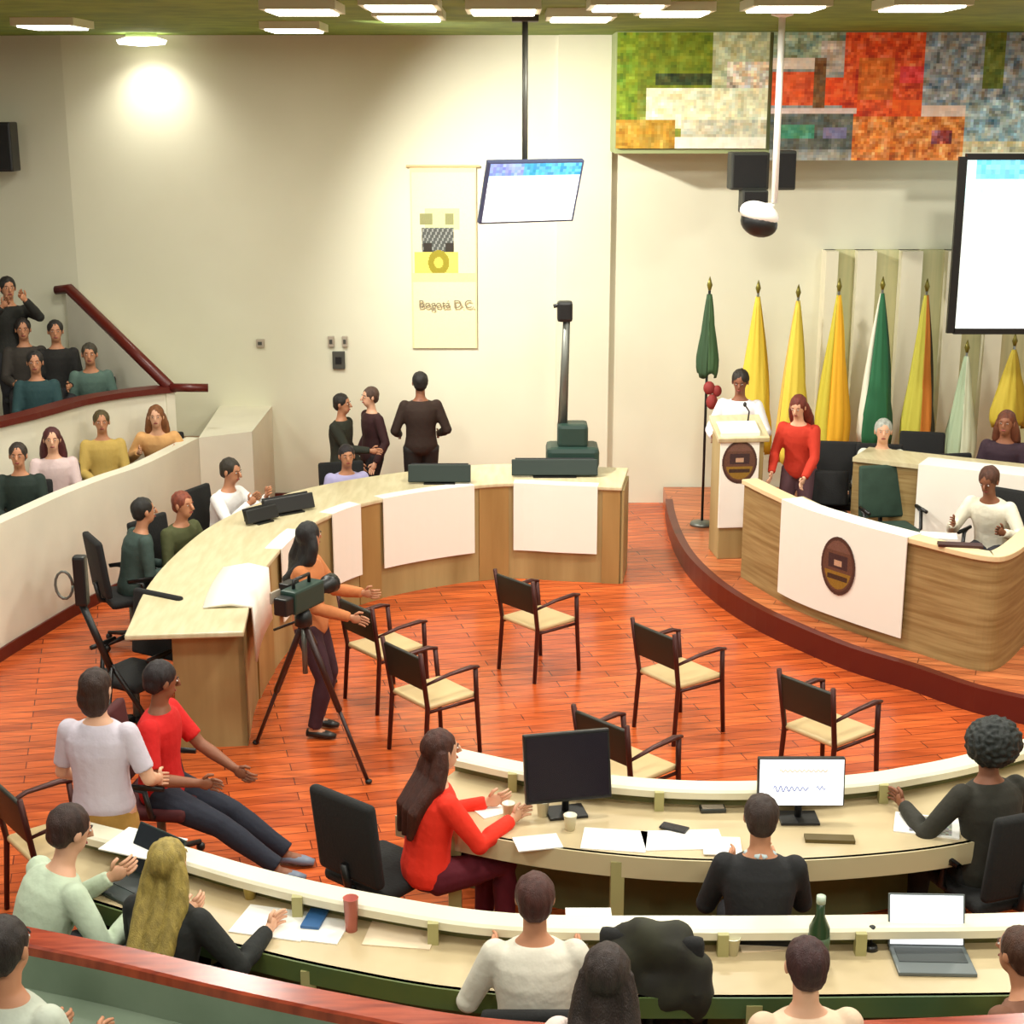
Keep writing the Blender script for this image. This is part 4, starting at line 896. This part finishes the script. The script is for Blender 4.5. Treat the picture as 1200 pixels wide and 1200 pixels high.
def monitor(px, py, z, w, h, rz, label, lit, tilt=0, m=None):
    g = on(px, py, z); t = thing('monitor', label, 'monitor', g, R_(rz)); R = Matrix.Rotation(R_(tilt), 3, 'X'); zc = h/2+.10
    MB().box((0, 0, zc), (w, .04, h), R, bev=.008).build('casing', m or M_black, t)
    MB().tube([(0, .03, .01), (0, .03, zc-.05)], .02, 8).build('neck', M_black, t, True); MB().box((0, .02, .008), (w*.45, .16, .016), bev=.005).build('foot', M_black, t)
    if lit: MB().box(R @ Vector((0, -.023, 0))+Vector((0, 0, zc)), (w*.96, .003, h*.94), R).build('display', M_scr, t)
    else: MB().box(R @ Vector((0, -.023, 0))+Vector((0, 0, zc)), (w*.94, .003, h*.9), R).build('display', mat('dark_display', (30, 24, 34), .25), t)
    return t, R, zc
monitor(664, 955, .73, .48, .38, 12, 'black monitor standing on the inner desk, left part', False, -12)
t, Rm2, zc = monitor(936, 962, .73, .47, .27, 0, 'white lit screen with blue handwriting on the inner desk', True, -6)
# handwriting and a faint printed line
ink = mat('blue_ink', (120, 130, 190), .5); b = MB(); pts = []
for i in range(60):
    u = i/59; pts.append(Vector((-.15+u*.19, -.0275, .0+.016*math.sin(u*40)*(1.2-u*.7)-.035)))
b.tube([Rm2 @ q+Vector((0, 0, zc)) for q in pts], .0028, 5); pts = [Vector((.08+i*.006, -.0275, -.03+.012*math.sin(i*1.6))) for i in range(9)]; b.tube([Rm2 @ q+Vector((0, 0, zc)) for q in pts], .0028, 5)
b.build('handwriting', ink, t)
b = MB(); pts = [Vector((-.12+.26*i/50, -.0275, .065+.007*math.sin(i*1.3))) for i in range(51)]; b.tube([Rm2 @ q+Vector((0, 0, zc)) for q in pts], .003, 5); b.build('printed_line', mat('faint_orange', (226, 200, 150), .5), t)
def lathe_thing(name, label, cat, px, py, prof, m, z=.73, group=None, parts=()):
    g = on(px, py, z); t = thing(name, label, cat, g, 0, group); MB().lathe((0, 0, 0), prof, 18).build(name.split('_')[-1]+'_body', m, t, True)
    for nm, pr, mm in parts: MB().lathe((0, 0, 0), pr, 18).build(nm, mm, t, True)
    return t
cup = [(.01, 0), (.026, 0), (.036, .085), (.038, .085), (.034, .088), (.024, .01)]
for px, py, lb in ((636, 956, 'white paper cup below the black monitor, left one'), (668, 972, 'white paper cup below the black monitor, right one'), (596, 958, 'pale cup beside the hands of the woman in orange-red')):
    lathe_thing('paper_cup', lb, 'cup', px, py, cup, M_white, .85 if py < 900 else .73, 'cups on the inner desk', ())
paper(720, 985, .34, .24, -8, 'large white sheet on the inner desk right of the cups'); paper(800, 985, .42, .22, 3, 'white sheet on the inner desk under the black phone'); paper(846, 992, .20, .2, -4, 'small white sheet beside the dark-haired man at the inner desk', z=.737)
paper(630, 988, .24, .16, 12, 'pale sheet at the left end of the inner desk'); paper(572, 948, .16, .2, 30, 'cream sheets between the woman in orange-red and the cups')
g = on(790, 971, .737); t = thing('phone', 'black mobile phone lying on white paper on the inner desk', 'phone', g, R_(-28)); MB().box((0, 0, .006), (.15, .07, .010), bev=.004).build('case', M_black, t); MB().box((0, 0, .0118), (.135, .062, .001)).build('glass', mat('dark_display', (0, 0, 0)), t)
g = on(835, 950); t = thing('keyboard', 'small dark keypad near the rail of the inner desk', 'keyboard', g, R_(3)); MB().box((0, 0, .012), (.14, .07, .022), bev=.005).build('case', mat('charcoal', (0, 0, 0)), t); MB().box((0, 0, .0245), (.12, .05, .004)).build('keys', mat('grey_plate', (0, 0, 0)), t)
paper(972, 985, .26, .07, -4, 'dark brown folder on the inner desk below the white screen', m=mat('olive_brown', (92, 76, 34), .6), th=.02, name='folder', cat='folder', group=None)
def magfn(u, v, i, j):
    return jit((150, 146, 140), 30) if .25 < u < .8 and .15 < v < .85 else (240, 236, 226)
g = on(1086, 968); t = thing('magazine', 'open white magazine with grey picture on the inner desk', 'magazine', g, R_(-16)); MB().box((0, 0, .004), (.34, .24, .008)).build('pages', M_paper, t)
printed('picture', (-.09, .1, .0105), (.13, .1, .0105), (-.09, -.1, .0105), 14, 12, lambda u, v, i, j: jit((148, 144, 140), 30), M_print, t).modifiers['solid'].thickness = .002
paper(1128, 940, .16, .12, 20, 'white crumpled sheet by the right end of the inner desk'); paper(1133, 962, .1, .08, -20, 'small white card in front of the full-haired person')
# outer desk
paper(168, 990, .36, .26, -22, 'wide white folder lying open at the left end of the outer desk', z=.85); 
paper(322, 1082, .36, .26, -14, 'white sheet on the outer desk beside the blue notebook'); paper(375, 1090, .24, .22, -12, 'white sheet under the blue notebook', z=.73)
paper(369, 1078, .09, .17, -10, 'blue notebook on the outer desk', m=mat('blue_cover', (50, 98, 150), .5), z=.737, th=.014, name='notebook', cat='notebook', group=None)
paper(690, 1075, .22, .16, 0, 'white sheet on the outer desk behind the man in white'); paper(678, 1095, .2, .2, 25, 'second white sheet on the outer desk, tilted')
paper(470, 1095, .32, .24, -8, 'cream sheet in the middle of the outer desk', m=mat('cream_paper', (234, 214, 184), .7)); paper(900, 1100, .3, .22, 5, 'cream sheet left of the green bottle', m=mat('cream_paper', (0, 0, 0)))
lathe_thing('drink_glass', 'tall glass of reddish drink on the outer desk', 'glass', 412, 1090, [(.028, 0), (.036, .17), (.038, .17), (.034, .165), (.026, .01)], mat('pinkish_glass', (206, 120, 110), .15), .73, None, [('drink', [(.002, .004), (.026, .004), (.031, .09), (.002, .09)], mat('red_drink', (150, 70, 36), .2))])
for px, py, lb in ((293, 1052, 'small dark and gold cup right of the blonde woman'), (858, 1118, 'clear tumbler on the outer desk, left of the green bottle'), (540, 1090, 'small pale cup on the outer desk beside the man in white')):
    lathe_thing('tumbler', lb, 'glass', px, py, cup, mat('gold_cup', (200, 180, 100), .3) if px < 400 else mat('pale_glass', (222, 220, 190), .15))
lathe_thing('glass_bottle', 'dark green glass bottle with pale cap on the outer desk', 'bottle', 958, 1128, [(.005, 0), (.046, 0), (.048, .02), (.047, .18), (.02, .24), (.018, .32), (.005, .32)], mat('green_glass', (44, 66, 40), .15), .73, None, [('cap', [(.003, .30), (.021, .30), (.021, .335), (.003, .335)], mat('pale_cap', (190, 205, 185), .3)), ('label', [(.0475, .07), (.0495, .07), (.0495, .14), (.0475, .14)], mat('bottle_label', (70, 90, 60), .5))])
g = on(1020, 1112); t = thing('desk_microphone', 'small black desk microphone left of the white laptop', 'microphone', g); MB().lathe((0, 0, 0), [(.01, 0), (.035, 0), (.03, .02), (.01, .025)]).build('base', M_black, t, True); MB().tube([(0, 0, .02), (0, -.01, .08)], .007, 6).build('stem', M_black, t, True); MB().ell((0, -.01, .10), (.022, .022, .028)).build('head', M_black, t, True)
# papers and dark things on the platform desk
g = G(1126, 642, dpz+.73); paper(1125, 640, .34, .10, -10, 'dark red-brown folder on the platform desk in front of the leaning man', z=dpz+.945, m=mat('dark_redbrown', (60, 24, 20), .5), th=.02, name='folder', cat='folder', group=None)
paper(1100, 628, .3, .2, -12, 'white papers on the platform desk before the white cloth', z=dpz+.73, group=None)
